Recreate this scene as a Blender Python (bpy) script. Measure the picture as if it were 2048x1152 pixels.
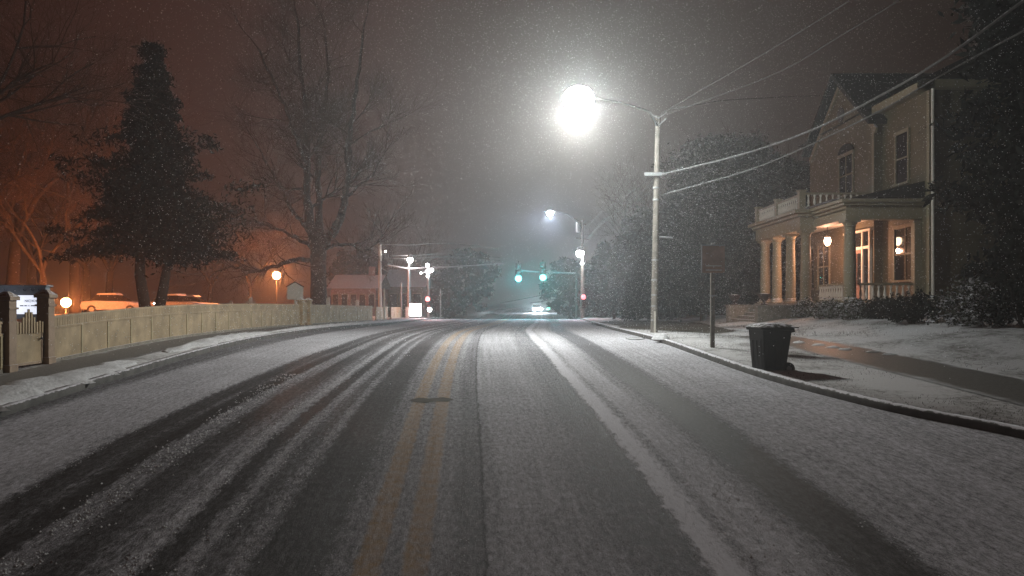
import bpy, math, random
import numpy as np
from mathutils import Vector, Matrix
R = math.radians
for o in list(bpy.data.objects): bpy.data.objects.remove(o)
scn = bpy.context.scene
COL = scn.collection

# ------------------------------------------------------------------ camera (eye at the origin, looking along +y)
FPX = 1577.0; HOR = 608.0
cam = bpy.data.cameras.new('camera'); camo = bpy.data.objects.new('camera', cam); COL.objects.link(camo)
camo.location = (0, 0, 0); camo.rotation_euler = (R(90), 0, 0)
cam.sensor_width = 36.0; cam.lens = 36.0 * FPX / 2048.0
cam.shift_y = (HOR - 576.0) / 2048.0
cam.clip_start = 0.1; cam.clip_end = 3000
scn.camera = camo
scn.view_settings.view_transform = 'Standard'; scn.view_settings.look = 'None'
scn.view_settings.exposure = 0.0; scn.view_settings.gamma = 1.0; scn.view_settings.use_curve_mapping = False

# ------------------------------------------------------------------ night sky: snow clouds lit from below by the town
w = bpy.data.worlds.new("World"); scn.world = w; w.use_nodes = True
nt = w.node_tree; nt.nodes.clear()
wo = nt.nodes.new('ShaderNodeOutputWorld'); bg = nt.nodes.new('ShaderNodeBackground')
tc = nt.nodes.new('ShaderNodeTexCoord'); sx = nt.nodes.new('ShaderNodeSeparateXYZ')
nt.links.new(tc.outputs['Generated'], sx.inputs[0])
nz = nt.nodes.new('ShaderNodeTexNoise'); nz.inputs['Scale'].default_value = 2.2; nz.inputs['Detail'].default_value = 5
nt.links.new(tc.outputs['Generated'], nz.inputs['Vector'])
mr = nt.nodes.new('ShaderNodeMapRange'); mr.inputs['From Min'].default_value = -0.75; mr.inputs['From Max'].default_value = 0.55
nt.links.new(sx.outputs['X'], mr.inputs['Value'])
cr = nt.nodes.new('ShaderNodeValToRGB')
cr.color_ramp.elements[0].color = (0.056, 0.012, 0.005, 1); cr.color_ramp.elements[1].color = (0.015, 0.009, 0.005, 1)
e = cr.color_ramp.elements.new(0.45); e.color = (0.080, 0.034, 0.025, 1)
nt.links.new(mr.outputs[0], cr.inputs[0])
nm = nt.nodes.new('ShaderNodeMapRange'); nm.inputs['From Min'].default_value = .3; nm.inputs['From Max'].default_value = .7
nm.inputs['To Min'].default_value = .48; nm.inputs['To Max'].default_value = .82
nt.links.new(nz.outputs[0], nm.inputs['Value'])
nt.links.new(cr.outputs[0], bg.inputs['Color']); ze = nt.nodes.new('ShaderNodeMapRange'); ze.inputs['From Min'].default_value = 0; ze.inputs['From Max'].default_value = .5
ze.inputs['To Min'].default_value = 1.2; ze.inputs['To Max'].default_value = .6       # town glow is strongest near the horizon
nt.links.new(sx.outputs['Z'], ze.inputs['Value'])
mz = nt.nodes.new('ShaderNodeMath'); mz.operation = 'MULTIPLY'; nt.links.new(nm.outputs[0], mz.inputs[0]); nt.links.new(ze.outputs[0], mz.inputs[1])
nt.links.new(mz.outputs[0], bg.inputs['Strength'])
nt.links.new(bg.outputs[0], wo.inputs[0])

scn.cycles.use_denoising = True
scn.cycles.max_bounces = 5; scn.cycles.volume_bounces = 0; scn.cycles.transparent_max_bounces = 4
scn.cycles.diffuse_bounces = 3; scn.cycles.glossy_bounces = 2
scn.cycles.sample_clamp_indirect = 4.0
scn.cycles.use_light_tree = True

# ------------------------------------------------------------------ haze of falling snow
HAZE_DENSITY = 0.0025

# ------------------------------------------------------------------ helpers
def at(px, py, d):
    return Vector(((px - 1024.0) * d / FPX, d, (HOR - py) * d / FPX))

def tag(o, label=None, cat=None, group=None, kind=None):
    if label: o['label'] = label
    if cat: o['category'] = cat
    if group: o['group'] = group
    if kind: o['kind'] = kind
    return o

def thing(name, label, cat, loc=(0, 0, 0), rz=0.0, group=None):
    o = bpy.data.objects.new(name, None); COL.objects.link(o)
    o.location = loc; o.rotation_euler = (0, 0, rz); o.empty_display_size = .3
    return tag(o, label, cat, group)

def copy_thing(root, label, loc=None, rz=None, group=None):
    r = root.copy(); COL.objects.link(r)
    if loc is not None: r.location = loc
    if rz is not None: r.rotation_euler = (0, 0, rz)
    r['label'] = label
    if group: r['group'] = group
    for ch in list(root.children):
        c = ch.copy(); COL.objects.link(c); c.parent = r
        for g in list(ch.children):
            k = g.copy(); COL.objects.link(k); k.parent = c
    return r

class MB:
    def __init__(s): s.v = []; s.f = []; s.uv = None
    def add(s, vs, fs):
        n = len(s.v); s.v.extend([tuple(v) for v in vs]); s.f.extend([tuple(i + n for i in f) for f in fs]); return s
    def box(s, x0, x1, y0, y1, z0, z1, M=None):
        vs = [Vector((x, y, z)) for z in (z0, z1) for (x, y) in ((x0, y0), (x1, y0), (x1, y1), (x0, y1))]
        if M: vs = [M @ v for v in vs]
        return s.add(vs, [(3, 2, 1, 0), (4, 5, 6, 7), (0, 1, 5, 4), (1, 2, 6, 5), (2, 3, 7, 6), (3, 0, 4, 7)])
    def frus(s, x0, x1, y0, y1, z0, z1, k=.8):
        cx, cy = (x0 + x1) / 2, (y0 + y1) / 2
        b = [(x0, y0, z0), (x1, y0, z0), (x1, y1, z0), (x0, y1, z0)]
        t = [(cx + (x - cx) * k, cy + (y - cy) * k, z1) for x, y, _ in b]
        return s.add(b + t, [(3, 2, 1, 0), (4, 5, 6, 7), (0, 1, 5, 4), (1, 2, 6, 5), (2, 3, 7, 6), (3, 0, 4, 7)])
    def rod(s, p, q, r0, r1=None, n=8):
        p = Vector(p); q = Vector(q); r1 = r0 if r1 is None else r1
        a = (q - p).normalized(); t = Vector((0, 0, 1)) if abs(a.z) < .9 else Vector((1, 0, 0))
        u = a.cross(t).normalized(); v = a.cross(u)
        vs = []
        for c, r in ((p, r0), (q, r1)):
            for i in range(n):
                an = 2 * math.pi * i / n
                vs.append(c + (u * math.cos(an) + v * math.sin(an)) * r)
        fs = [(i, (i + 1) % n, n + (i + 1) % n, n + i) for i in range(n)]
        fs += [tuple(range(n - 1, -1, -1)), tuple(range(n, 2 * n))]
        return s.add(vs, fs)
    def tube(s, pts, r, n=6):
        pts = [Vector(p) for p in pts]; rs = r if isinstance(r, (list, tuple)) else [r] * len(pts)
        vs = []
        for k, c in enumerate(pts):
            a = (pts[min(k + 1, len(pts) - 1)] - pts[max(k - 1, 0)]).normalized()
            t = Vector((0, 0, 1)) if abs(a.z) < .95 else Vector((1, 0, 0))
            u = a.cross(t).normalized(); v = a.cross(u)
            for i in range(n):
                an = 2 * math.pi * i / n
                vs.append(c + (u * math.cos(an) + v * math.sin(an)) * rs[k])
        fs = []
        for k in range(len(pts) - 1):
            for i in range(n):
                j = (i + 1) % n
                fs.append((k * n + i, k * n + j, (k + 1) * n + j, (k + 1) * n + i))
        fs += [tuple(range(n - 1, -1, -1)), tuple(range((len(pts) - 1) * n, len(pts) * n))]
        return s.add(vs, fs)
    def lathe(s, prof, c=(0, 0, 0), n=16, M=None):
        vs = []
        for r, z in prof:
            for i in range(n):
                an = 2 * math.pi * i / n
                p = Vector((r * math.cos(an), r * math.sin(an), z))
                if M: p = M @ p
                vs.append(p + Vector(c))
        fs = []
        for k in range(len(prof) - 1):
            for i in range(n):
                j = (i + 1) % n
                fs.append((k * n + i, k * n + j, (k + 1) * n + j, (k + 1) * n + i))
        fs += [tuple(range(n - 1, -1, -1)), tuple(range((len(prof) - 1) * n, len(prof) * n))]
        return s.add(vs, fs)
    def ball(s, c, r, n=14, m=8, sq=(1, 1, 1)):
        prof = [(max(1e-4, math.sin(math.pi * k / m)) * r, -math.cos(math.pi * k / m) * r) for k in range(m + 1)]
        return s.lathe(prof, c, n, Matrix.Diagonal((sq[0], sq[1], sq[2])))
    def prism(s, poly, axis, a, b):
        n = len(poly); vs = []
        for t in (a, b):
            for (p, q) in poly:
                vs.append({'x': (t, p, q), 'y': (p, t, q), 'z': (p, q, t)}[axis])
        return s.add(vs, [tuple(range(n - 1, -1, -1)), tuple(range(n, 2 * n))] + [(i, (i + 1) % n, n + (i + 1) % n, n + i) for i in range(n)])
    def obj(s, name, mat, parent=None, smooth=False, bevel=0, recalc=True):
        me = bpy.data.meshes.new(name); me.from_pydata(s.v, [], s.f); me.materials.append(mat)
        if recalc:
            import bmesh
            bm = bmesh.new(); bm.from_mesh(me); bmesh.ops.recalc_face_normals(bm, faces=bm.faces); bm.to_mesh(me); bm.free()
        if smooth:
            me.shade_smooth()
            me.set_sharp_from_angle(angle=R(40))
        o = bpy.data.objects.new(name, me); COL.objects.link(o)
        if parent: o.parent = parent
        if bevel:
            b = o.modifiers.new('bevel', 'BEVEL'); b.width = bevel; b.segments = 2; b.limit_method = 'ANGLE'
        return o

def raw_obj(name, V, F, mat, parent=None, smooth=False):
    """V (n,3), F (m,k) numpy -> object, fast."""
    me = bpy.data.meshes.new(name)
    V = np.asarray(V, dtype=np.float32); F = np.asarray(F, dtype=np.int32); k = F.shape[1]
    me.vertices.add(len(V)); me.vertices.foreach_set('co', V.ravel())
    me.loops.add(F.size); me.loops.foreach_set('vertex_index', F.ravel())
    me.polygons.add(len(F)); me.polygons.foreach_set('loop_start', np.arange(0, F.size, k, dtype=np.int32))
    me.polygons.foreach_set('loop_total', np.full(len(F), k, dtype=np.int32))
    me.update(calc_edges=True); me.validate(); me.materials.append(mat)
    if smooth: me.shade_smooth()
    o = bpy.data.objects.new(name, me); COL.objects.link(o)
    if parent: o.parent = parent
    return o

# ------------------------------------------------------------------ materials
class NT:
    def __init__(s, name):
        s.m = bpy.data.materials.new(name); s.m.use_nodes = True; s.t = s.m.node_tree
        s.b = s.t.nodes['Principled BSDF']
    def n(s, typ, **kw):
        nd = s.t.nodes.new(typ)
        for k, v in kw.items():
            if k.startswith('_'): setattr(nd, k[1:], v)
            else: s.put(nd.inputs[k.replace('__', ' ')], v)
        return nd
    def put(s, inp, v):
        if isinstance(v, bpy.types.NodeSocket): s.t.links.new(v, inp)
        elif isinstance(v, bpy.types.Node): s.t.links.new(v.outputs[0], inp)
        else: inp.default_value = v
    def math(s, op, a, b=0.0, c=0.0, clamp=False):
        nd = s.t.nodes.new('ShaderNodeMath'); nd.operation = op; nd.use_clamp = clamp
        s.put(nd.inputs[0], a); s.put(nd.inputs[1], b); s.put(nd.inputs[2], c); return nd.outputs[0]
    def mix(s, f, a, b):
        nd = s.t.nodes.new('ShaderNodeMix'); nd.data_type = 'RGBA'
        s.put(nd.inputs[0], f)
        for i, v in ((6, a), (7, b)):
            if isinstance(v, (tuple, list)) and len(v) == 3: v = (*v, 1)
            s.put(nd.inputs[i], v)
        return nd.outputs[2]
    def noise(s, scale, detail=4, rough=.55, vec=None, dist=0.0):
        nd = s.n('ShaderNodeTexNoise', Scale=scale, Detail=detail, Roughness=rough, Distortion=dist)
        if vec is not None: s.put(nd.inputs['Vector'], vec)
        return nd.outputs[0]
    def ramp(s, f, stops, interp='LINEAR'):
        nd = s.t.nodes.new('ShaderNodeValToRGB'); s.put(nd.inputs[0], f); r = nd.color_ramp; r.interpolation = interp
        while len(r.elements) > 1: r.elements.remove(r.elements[-1])
        first = True
        for p, c in stops:
            if isinstance(c, (int, float)): c = (c, c, c)
            if first: e = r.elements[0]; e.position = p; first = False
            else: e = r.elements.new(p)
            e.color = (*c[:3], 1)
        return nd.outputs[0]
    def rng(s, f, a, b, c=0.0, d=1.0):
        return s.n('ShaderNodeMapRange', Value=f, From__Min=a, From__Max=b, To__Min=c, To__Max=d).outputs[0]
    def out(s, color, rough=.7, bump=None, bs=.3, bd=.02, spec=None, metal=None):
        s.put(s.b.inputs['Base Color'], (*color, 1) if isinstance(color, tuple) and len(color) == 3 else color)
        s.put(s.b.inputs['Roughness'], rough)
        if spec is not None: s.put(s.b.inputs['Specular IOR Level'], spec)
        if metal is not None: s.put(s.b.inputs['Metallic'], metal)
        if bump is not None:
            bn = s.n('ShaderNodeBump', Strength=bs, Distance=bd, Height=bump)
            s.put(s.b.inputs['Normal'], bn.outputs[0])
        return s.m

SNOW = (0.66, 0.65, 0.70)
def mat_plain(name, col, rough=.6, var=.25, scale=6.0, snow=0.0, spec=.3, metal=0.0, bump=.15, nscale=None):
    """painted / weathered surface with mottling and snow lying on upward faces"""
    t = NT(name)
    oc = t.n('ShaderNodeTexCoord').outputs['Object']
    n1 = t.noise(scale, 5, .6, oc)
    f = t.rng(n1, .3, .7, 1 - var, 1 + var * .6)
    c = t.mix(1.0, (*col, 1), (*col, 1))
    mul = t.n('ShaderNodeVectorMath', _operation='SCALE'); t.put(mul.inputs[0], (*col,)); t.put(mul.inputs['Scale'], f)
    c = mul.outputs[0]
    if snow > 0:
        g = t.n('ShaderNodeNewGeometry'); s = t.n('ShaderNodeSeparateXYZ', Vector=g.outputs['Normal'])
        n2 = t.noise(nscale or 9.0, 4, .6, oc)
        k = t.math('ADD', s.outputs['Z'], t.math('MULTIPLY', t.math('SUBTRACT', n2, .5), 1.2))
        k = t.rng(k, 1.0 - snow, 1.15 - snow, 0, 1)
        c = t.mix(k, c, SNOW)
    return t.out(c, rough, n1, bump, .02, spec=spec, metal=metal)

def mat_emit(name, col, strength):
    t = NT(name); t.put(t.b.inputs['Base Color'], (.8, .8, .8, 1))
    t.put(t.b.inputs['Emission Color'], (*col, 1)); t.put(t.b.inputs['Emission Strength'], strength)
    return t.m

M = {}
M['wood_pole'] = mat_plain('weathered_pole_wood', (.19, .17, .15), .8, .4, 4.0, .15)
M['metal'] = mat_plain('galvanised_metal', (.30, .31, .32), .5, .2, 8, .35, .5, .3)
M['dark_metal'] = mat_plain('dark_metal', (.05, .05, .05), .5, .2, 8, .2)
M['cable'] = mat_plain('cable', (.04, .04, .04), .6, .2, 6, .2)
M['cable_snowy'] = mat_plain('snowy_cable', (.13, .13, .13), .8, .25, 9, .35)
M['fence'] = mat_plain('fence_paint', (.33, .25, .155), .65, .35, 2.5, .3)
M['fence_dark'] = mat_plain('fence_batten', (.36, .30, .19), .7, .2, 4, .2)
M['post_paint'] = mat_plain('gate_post_paint', (.30, .22, .16), .7, .3, 4, .3)
M['pale_paint'] = mat_plain('pale_paint', (.55, .52, .46), .6, .12, 5, .3)
M['house_trim'] = mat_plain('house_trim', (.21, .185, .125), .6, .15, 3, .4)
M['bark'] = mat_plain('bark', (.055, .042, .034), .9, .5, 5, .12, bump=.8)
M['twig'] = mat_plain('twig', (.10, .068, .052), .9, .4, 3, .35)
M['glass'] = mat_plain('window_glass', (.012, .013, .015), .06, .1, 1, 0, .7, bump=0)
M['bin'] = mat_plain('bin_plastic', (.008, .009, .008), .5, .3, 8, 0, .4)
M['bin_lid'] = mat_plain('bin_lid', (.045, .04, .033), .6, .3, 10, .12, .3)
M['stone'] = mat_plain('stone', (.22, .20, .17), .85, .35, 6, .25)
M['roof'] = mat_plain('roof_shingle', (.02, .02, .02), .9, .4, 5, .0)
M['roof_snowy'] = mat_plain('snowy_roof', (.10, .10, .11), .9, .4, 3, .35)
M['rubber'] = mat_plain('rubber', (.02, .02, .02), .8, .2, 8, 0)
M['hydrant'] = mat_plain('hydrant_paint', (.05, .03, .025), .6, .3, 8, .15)
M['brick'] = mat_plain('dim_brick', (.20, .12, .10), .9, .4, 3, .1)
M['car_snow'] = mat_plain('snow_covered_paint', (.45, .46, .48), .7, .15, 4, .8)
M['sign_back'] = mat_plain('sign_back', (.36, .22, .17), .5, .35, 5, .1, .5)
M['sign_frame'] = mat_plain('sign_frame', (.20, .22, .25), .5, .2, 5, .25)
M['flake'] = mat_plain('snowflake', (.85, .86, .88), .9, .05, 2, 0)

def mat_siding():
    t = NT('house_siding')
    oc = t.n('ShaderNodeTexCoord').outputs['Object']
    s = t.n('ShaderNodeSeparateXYZ', Vector=oc)
    saw = t.math('FRACT', t.math('MULTIPLY', s.outputs['Z'], 7.0))
    n = t.noise(1.4, 5, .6, oc)
    c = t.mix(t.rng(n, .3, .7), (.065, .055, .03), (.11, .092, .052))
    c = t.mix(t.rng(saw, .0, .12, .6, 0), c, (.12, .10, .08))
    return t.out(c, .7, saw, .5, .02)
M['siding'] = mat_siding()

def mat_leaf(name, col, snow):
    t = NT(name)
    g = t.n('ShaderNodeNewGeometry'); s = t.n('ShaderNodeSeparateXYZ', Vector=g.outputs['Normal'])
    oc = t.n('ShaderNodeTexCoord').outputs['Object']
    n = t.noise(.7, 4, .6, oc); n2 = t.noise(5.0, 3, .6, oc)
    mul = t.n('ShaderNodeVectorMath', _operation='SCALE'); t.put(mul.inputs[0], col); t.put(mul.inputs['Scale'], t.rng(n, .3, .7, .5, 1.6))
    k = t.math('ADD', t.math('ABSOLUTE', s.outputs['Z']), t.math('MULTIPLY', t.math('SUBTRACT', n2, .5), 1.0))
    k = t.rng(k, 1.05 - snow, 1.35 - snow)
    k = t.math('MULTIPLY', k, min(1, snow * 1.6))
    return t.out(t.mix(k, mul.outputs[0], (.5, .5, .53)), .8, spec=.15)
M['leaf_dark'] = mat_leaf('dark_evergreen_leaf', (.012, .014, .011), .2)
M['leaf_snow'] = mat_leaf('snow_dusted_leaf', (.028, .032, .028), .36)
M['leaf_unlit'] = mat_leaf('unlit_evergreen_leaf', (.008, .010, .008), .0)  # darkness of the unlit right edge put into the leaf colour
M['shrub_snow'] = mat_leaf('snow_dusted_shrub', (.04, .045, .03), .62)

# ------------------------------------------------------------------ terrain profile: the road climbs, crests at about 70 m and dips
def interp(tab, x):
    xs = [a for a, _ in tab]; ys = [b for _, b in tab]
    if x <= xs[0]: return ys[0]
    if x >= xs[-1]: return ys[-1]
    for i in range(len(xs) - 1):
        if xs[i] <= x <= xs[i + 1]: break
    h = xs[i + 1] - xs[i]; t = (x - xs[i]) / h
    def m(j):
        if j <= 0 or j >= len(xs) - 1: return 0.0 if j > 0 else (ys[1] - ys[0]) / (xs[1] - xs[0])
        return (ys[j + 1] - ys[j - 1]) / (xs[j + 1] - xs[j - 1])
    return ((2*t**3 - 3*t**2 + 1) * ys[i] + (t**3 - 2*t**2 + t) * h * m(i) + (-2*t**3 + 3*t**2) * ys[i + 1] + (t**3 - t**2) * h * m(i + 1))
ZT = [(-60, -4.2), (-20, -3.1), (0, -2.5), (6, -2.07), (9.5, -1.78), (12, -1.61), (15.8, -1.43), (20, -1.26), (24.4, -1.15), (33, -1.12), (51, -1.24), (70, -1.33), (88, -2.05), (105, -2.15), (130, -1.5), (160, -1.2), (260, -1.3), (1500, -1.3)]
XT = [(-60, 3), (-20, .6), (0, -.55), (6, -.91), (9.5, -1.10), (15.8, -1.44), (24.4, -1.76), (33, -1.86), (42, -1.5), (51, -1.05), (70, -.3), (100, 1.0), (130, 2.4), (200, 5), (1500, 40)]
UR = [(-60, 8.6), (0, 8.6), (7, 8.45), (10, 7.75), (12, 6.85), (16, 6.25), (24, 6.2), (1500, 6.2)]
zr = lambda d: interp(ZT, d)
xc = lambda d: interp(XT, d)
ur = lambda d: interp(UR, d)
UL = -6.2
def sm(a, b, x):
    t = min(1, max(0, (x - a) / (b - a))); return t * t * (3 - 2 * t)
def lift(u, d):
    """height of the ground beside the road above the road"""
    if u > 0:
        k = ur(d)
        z = .12 if u > k else 0
        z += .52 * sm(k + 4.0, k + 9.0, u) * sm(13, 20, d) * (1 - sm(46, 62, d))
        z += 0.5 * sm(25, 90, u)
    else:
        z = .12 if u < UL else 0
        z += .38 * sm(10, 16, -u) * sm(35, 48, d) * (1 - sm(80, 100, d))
    return z
def gz(x, d): return zr(d) + lift(x - xc(d), d)
def G(px, py):
    """ground point seen at a photo position (real distance from the terrain profile)"""
    d = 4.0
    while d < 75:
        x = (px - 1024) * d / FPX
        if (HOR - py) * d / FPX >= -1e9 and gz(x, d) >= (HOR - py) * d / FPX: return Vector((x, d, gz(x, d)))
        d += .02
    return Vector(((px - 1024) * 70 / FPX, 70, gz((px - 1024) * 70 / FPX, 70)))

DS = list(np.arange(-60, 0, 3.0)) + list(np.arange(0, 40, .5)) + list(np.arange(40, 140, 1.5)) + list(np.arange(140, 300, 8.0)) + list(np.arange(300, 1501, 60.0))
def strip(name, mat, us, zoff, d0=-60, d1=1500, kind='structure', wavy=0.0, seed=0):
    """sheet following the road; us(d) -> list of (u, z above the road)"""
    ds = [d for d in DS if d0 <= d <= d1]
    V = []; UV = []; n = None
    for d in ds:
        row = us(d); n = len(row)
        for (u, z) in row:
            V.append((xc(d) + u, d, zr(d) + z + zoff)); UV.append((u, d))
    F = [(k * n + i, k * n + i + 1, (k + 1) * n + i + 1, (k + 1) * n + i) for k in range(len(ds) - 1) for i in range(n - 1)]
    o = raw_obj(name, V, F, mat, smooth=True)
    lay = o.data.uv_layers.new(name='along')
    li = np.empty(len(o.data.loops), dtype=np.int32); o.data.loops.foreach_get('vertex_index', li)
    lay.data.foreach_set('uv', np.asarray(UV, dtype=np.float32)[li].ravel())
    if kind: o['kind'] = kind
    return o

def mat_road():
    t = NT('slushy_road')
    uv = t.n('ShaderNodeUVMap', _uv_map='along').outputs[0]
    s = t.n('ShaderNodeSeparateXYZ', Vector=uv); u = s.outputs['X']; d = s.outputs['Y']
    # slow wander of the wheel tracks and ragged edges
    mp = t.n('ShaderNodeMapping', Vector=uv); mp.inputs['Scale'].default_value = (.6, .09, 1)
    wander = t.math('MULTIPLY', t.math('SUBTRACT', t.noise(1.0, 2, .5, mp.outputs[0]), .5), .22)
    mp2 = t.n('ShaderNodeMapping', Vector=uv); mp2.inputs['Scale'].default_value = (5, 2.2, 1)
    rag = t.math('MULTIPLY', t.math('SUBTRACT', t.noise(2.0, 5, .65, mp2.outputs[0]), .5), .30)
    drift = t.math('MULTIPLY', t.math('MULTIPLY', t.rng(d, 10, 22, 0, .7), t.rng(d, 34, 50, 1, 0)), t.rng(u, -3.2, -.7, 1, 0))
    uu = t.math('SUBTRACT', t.math('ADD', t.math('ADD', u, wander), rag), drift)
    LO, HI = -6.3, 8.7
    P = lambda x: (x - LO) / (HI - LO)
    def bands(lst):
        st = []
        for a, v in lst: st.append((P(a), v))
        return st
    un = t.rng(uu, LO, HI)
    # coverage of snow across the road (0 wet asphalt .. 1 snow)
    A = t.ramp(un, bands([(-6.3, .25), (-6.12, .3), (-5.9, .74), (-4.05, .76), (-3.92, .14), (-3.62, .10), (-3.55, .30), (-3.42, .08), (-3.2, .05), (-3.12, .50), (-2.85, .40), (-2.75, .12), (-2.45, .15), (-2.35, .36), (-2.2, .40), (-2.10, .66), (-1.98, .60), (-1.92, .10), (-1.72, .12), (-1.66, .55), (-1.55, .52), (-1.48, .22), (-1.32, .22), (-1.28, .52), (-1.18, .48), (-1.10, .10), (-.62, .12), (-.5, .42), (-.35, .50)]))
    B = t.ramp(un, bands([(-.4, .50), (.42, .56), (.5, .38), (.68, .36), (.72, .62), (1.0, .70), (1.75, .66), (1.95, .46), (2.42, .34), (2.46, 1.0), (2.70, 1.0), (2.76, .62), (2.82, .58), (2.9, .85), (3.25, .80), (3.4, .52), (3.46, .60), (3.56, .15), (4.0, .08), (4.12, .14), (4.28, .66), (5.9, .72), (8.6, .56)]))
    cov = t.mix(t.math('GREATER_THAN', uu, -.38), A, B)
    covv = t.n('ShaderNodeSeparateColor', Color=cov).outputs[0]
    # far away the tracks close up under fresh snow
    covv = t.math('ADD', t.math('MULTIPLY', covv, t.rng(d, 12, 45, 1, .6)), t.rng(d, 12, 45, 0, .24))
    # grain: trodden slush, compressed streaks along the direction of travel
    mp3 = t.n('ShaderNodeMapping', Vector=uv); mp3.inputs['Scale'].default_value = (1, .35, 1)
    grain = t.noise(19.0, 6, .85, mp3.outputs[0])
    mp4 = t.n('ShaderNodeMapping', Vector=uv); mp4.inputs['Scale'].default_value = (9, .16, 1)
    streak = t.noise(1.0, 4, .6, mp4.outputs[0])
    blot = t.noise(.9, 4, .6, uv)
    fine = t.noise(70.0, 3, .7, uv)
    gg = t.math('ADD', t.math('ADD', t.math('MULTIPLY', t.math('SUBTRACT', grain, .5), 2.6), t.math('MULTIPLY', t.math('SUBTRACT', streak, .5), .55)), t.math('MULTIPLY', t.math('SUBTRACT', blot, .5), .35))
    gg = t.math('ADD', gg, t.math('MULTIPLY', t.math('SUBTRACT', fine, .5), 1.3))
    mid = t.math('MULTIPLY', t.math('MULTIPLY', covv, t.math('SUBTRACT', 1.05, covv)), 3.6)     # most grain where the cover is thin
    mid = t.math('ADD', mid, .09)
    k = t.math('ADD', covv, t.math('MULTIPLY', gg, mid), clamp=True)
    k = t.math('POWER', k, 1.3)
    # asphalt with the double yellow line and a tar joint
    an = t.noise(30, 4, .7, uv)
    asp = t.mix(t.rng(an, .3, .7), (.020, .019, .020), (.060, .056, .055))
    def line(c0, hw):
        x = t.math('ABSOLUTE', t.math('SUBTRACT', t.math('ADD', u, t.math('MULTIPLY', rag, .4)), c0))
        return t.rng(x, hw - .015, hw + .02, 1, 0)
    yl = t.math('MAXIMUM', line(-.21, .10), line(.16, .10))
    worn = t.rng(t.noise(7, 5, .7, uv), .35, .6, .35, 1)
    ylm = t.math('MULTIPLY', yl, worn)
    asp = t.mix(t.math('MULTIPLY', ylm, .8), asp, (.36, .20, .055))
    base = t.mix(k, asp, SNOW)
    # thin slush over the paint lets its colour through
    base = t.mix(t.math('MULTIPLY', ylm, .38), base, (.36, .225, .095))
    joint = line(.72, .012)
    base = t.mix(t.math('MULTIPLY', joint, .8), base, (.02, .02, .02))
    rough = t.rng(k, 0, .5, .55, .9)
    return t.out(base, rough, t.math('ADD', k, t.math('MULTIPLY', grain, .5)), .5, .02, spec=.05)
M['road'] = mat_road()

def mat_snowground(name, holes, warm=False):
    """snow over grass: tufts and dark litter show through"""
    t = NT(name)
    oc = t.n('ShaderNodeTexCoord').outputs['Object']
    n1 = t.noise(.55, 5, .65, oc); n2 = t.noise(9.0, 6, .75, oc); n3 = t.noise(40, 3, .7, oc)
    k = t.math('ADD', t.math('MULTIPLY', n1, .8), t.math('MULTIPLY', n2, .55))
    k = t.rng(k, holes - .10, holes + .12)
    k = t.math('MULTIPLY', k, t.rng(n3, .25, .5, .72, 1))
    dark = t.mix(t.rng(n2, .3, .7), (.035, .028, .018), (.09, .075, .05))
    return t.out(t.mix(k, dark, (.50, .49, .50)), .85, t.math('ADD', n2, n3), .5, .04, spec=.2)
M['lawn'] = mat_snowground('snowy_lawn', .58)
M['verge'] = mat_snowground('snowy_verge', .60)
M['bare'] = mat_snowground('leaf_litter_through_snow', .84)

def mat_walk(name, centre, width, cover):
    t = NT(name)
    uv = t.n('ShaderNodeUVMap', _uv_map='along').outputs[0]
    s = t.n('ShaderNodeSeparateXYZ', Vector=uv)
    n1 = t.noise(1.2, 5, .6, uv); n2 = t.noise(14, 5, .75, uv)
    e = t.math('ABSOLUTE', t.math('SUBTRACT', s.outputs['X'], centre))
    k = t.rng(t.math('ADD', e, t.math('MULTIPLY', t.math('SUBTRACT', n1, .5), .8)), width * .36, width * .52)
    k = t.math('ADD', t.math('MULTIPLY', k, .75), cover)
    k = t.math('ADD', k, t.math('MULTIPLY', t.math('SUBTRACT', n2, .5), .45), clamp=True)
    j = t.math('FRACT', t.math('MULTIPLY', s.outputs['Y'], .66))
    c = t.mix(t.rng(n2, .3, .7), (.065, .06, .055), (.12, .11, .10))
    c = t.mix(t.rng(j, 0, .02, .7, 0), c, (.02, .02, .02))
    return t.out(t.mix(k, c, (.5, .5, .52)), t.rng(k, 0, 1, .5, .85), n2, .4, .02, spec=.3)
M['walk_l'] = mat_walk('wet_sidewalk_concrete', -7.65, 1.5, .16)
M['walk_r'] = mat_walk('dark_wet_sidewalk', 9.7, 2.0, .02)
M['kerb'] = mat_plain('kerb_concrete', (.10, .095, .09), .8, .5, 3, .30)

# ground: one sheet out to the horizon
def ground_row(d):
    k = ur(d)
    us = [-700, -300, -150, -90, -60, -40, -30, -24, -20, -17, -15, -13, -11.5, -10, -9, -8.45, UL - .16, UL - .15, 0, k + .15, k + .16, k + 1.5, k + 3, k + 4, k + 5, k + 6, k + 7, k + 8, k + 9, k + 11, k + 14, k + 18, k + 25, k + 40, k + 60, k + 90, 300, 700]
    out = []
    for u in us:
        if UL - .155 < u < k + .155: z = -.06
        else: z = lift(u, d) + (.03 * math.sin(u * 1.7 + d * .9) * math.sin(d * .37 + u) if abs(u) > 11 else 0)
        out.append((u, z))
    return out
ground = strip('ground', M['lawn'], ground_row, 0)
road = strip('road', M['road'], lambda d: [(UL + i * (ur(d) - UL) / 12, 0) for i in range(13)], 0)
kl = strip('kerb_left', M['kerb'], lambda d: [(UL - .15, -.02), (UL - .15, .128), (UL - .02, .125), (UL, .10), (UL, -.05)], 0)
kr = strip('kerb_right', M['kerb'], lambda d: [(ur(d), -.05), (ur(d), .09), (ur(d) + .03, .125), (ur(d) + .15, .13), (ur(d) + .15, -.02)], 0)
walk_l = strip('sidewalk_left', M['walk_l'], lambda d: [(-8.25, .12), (-7.65, .12), (-7.0, .12)], .012, 0, 68)
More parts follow.
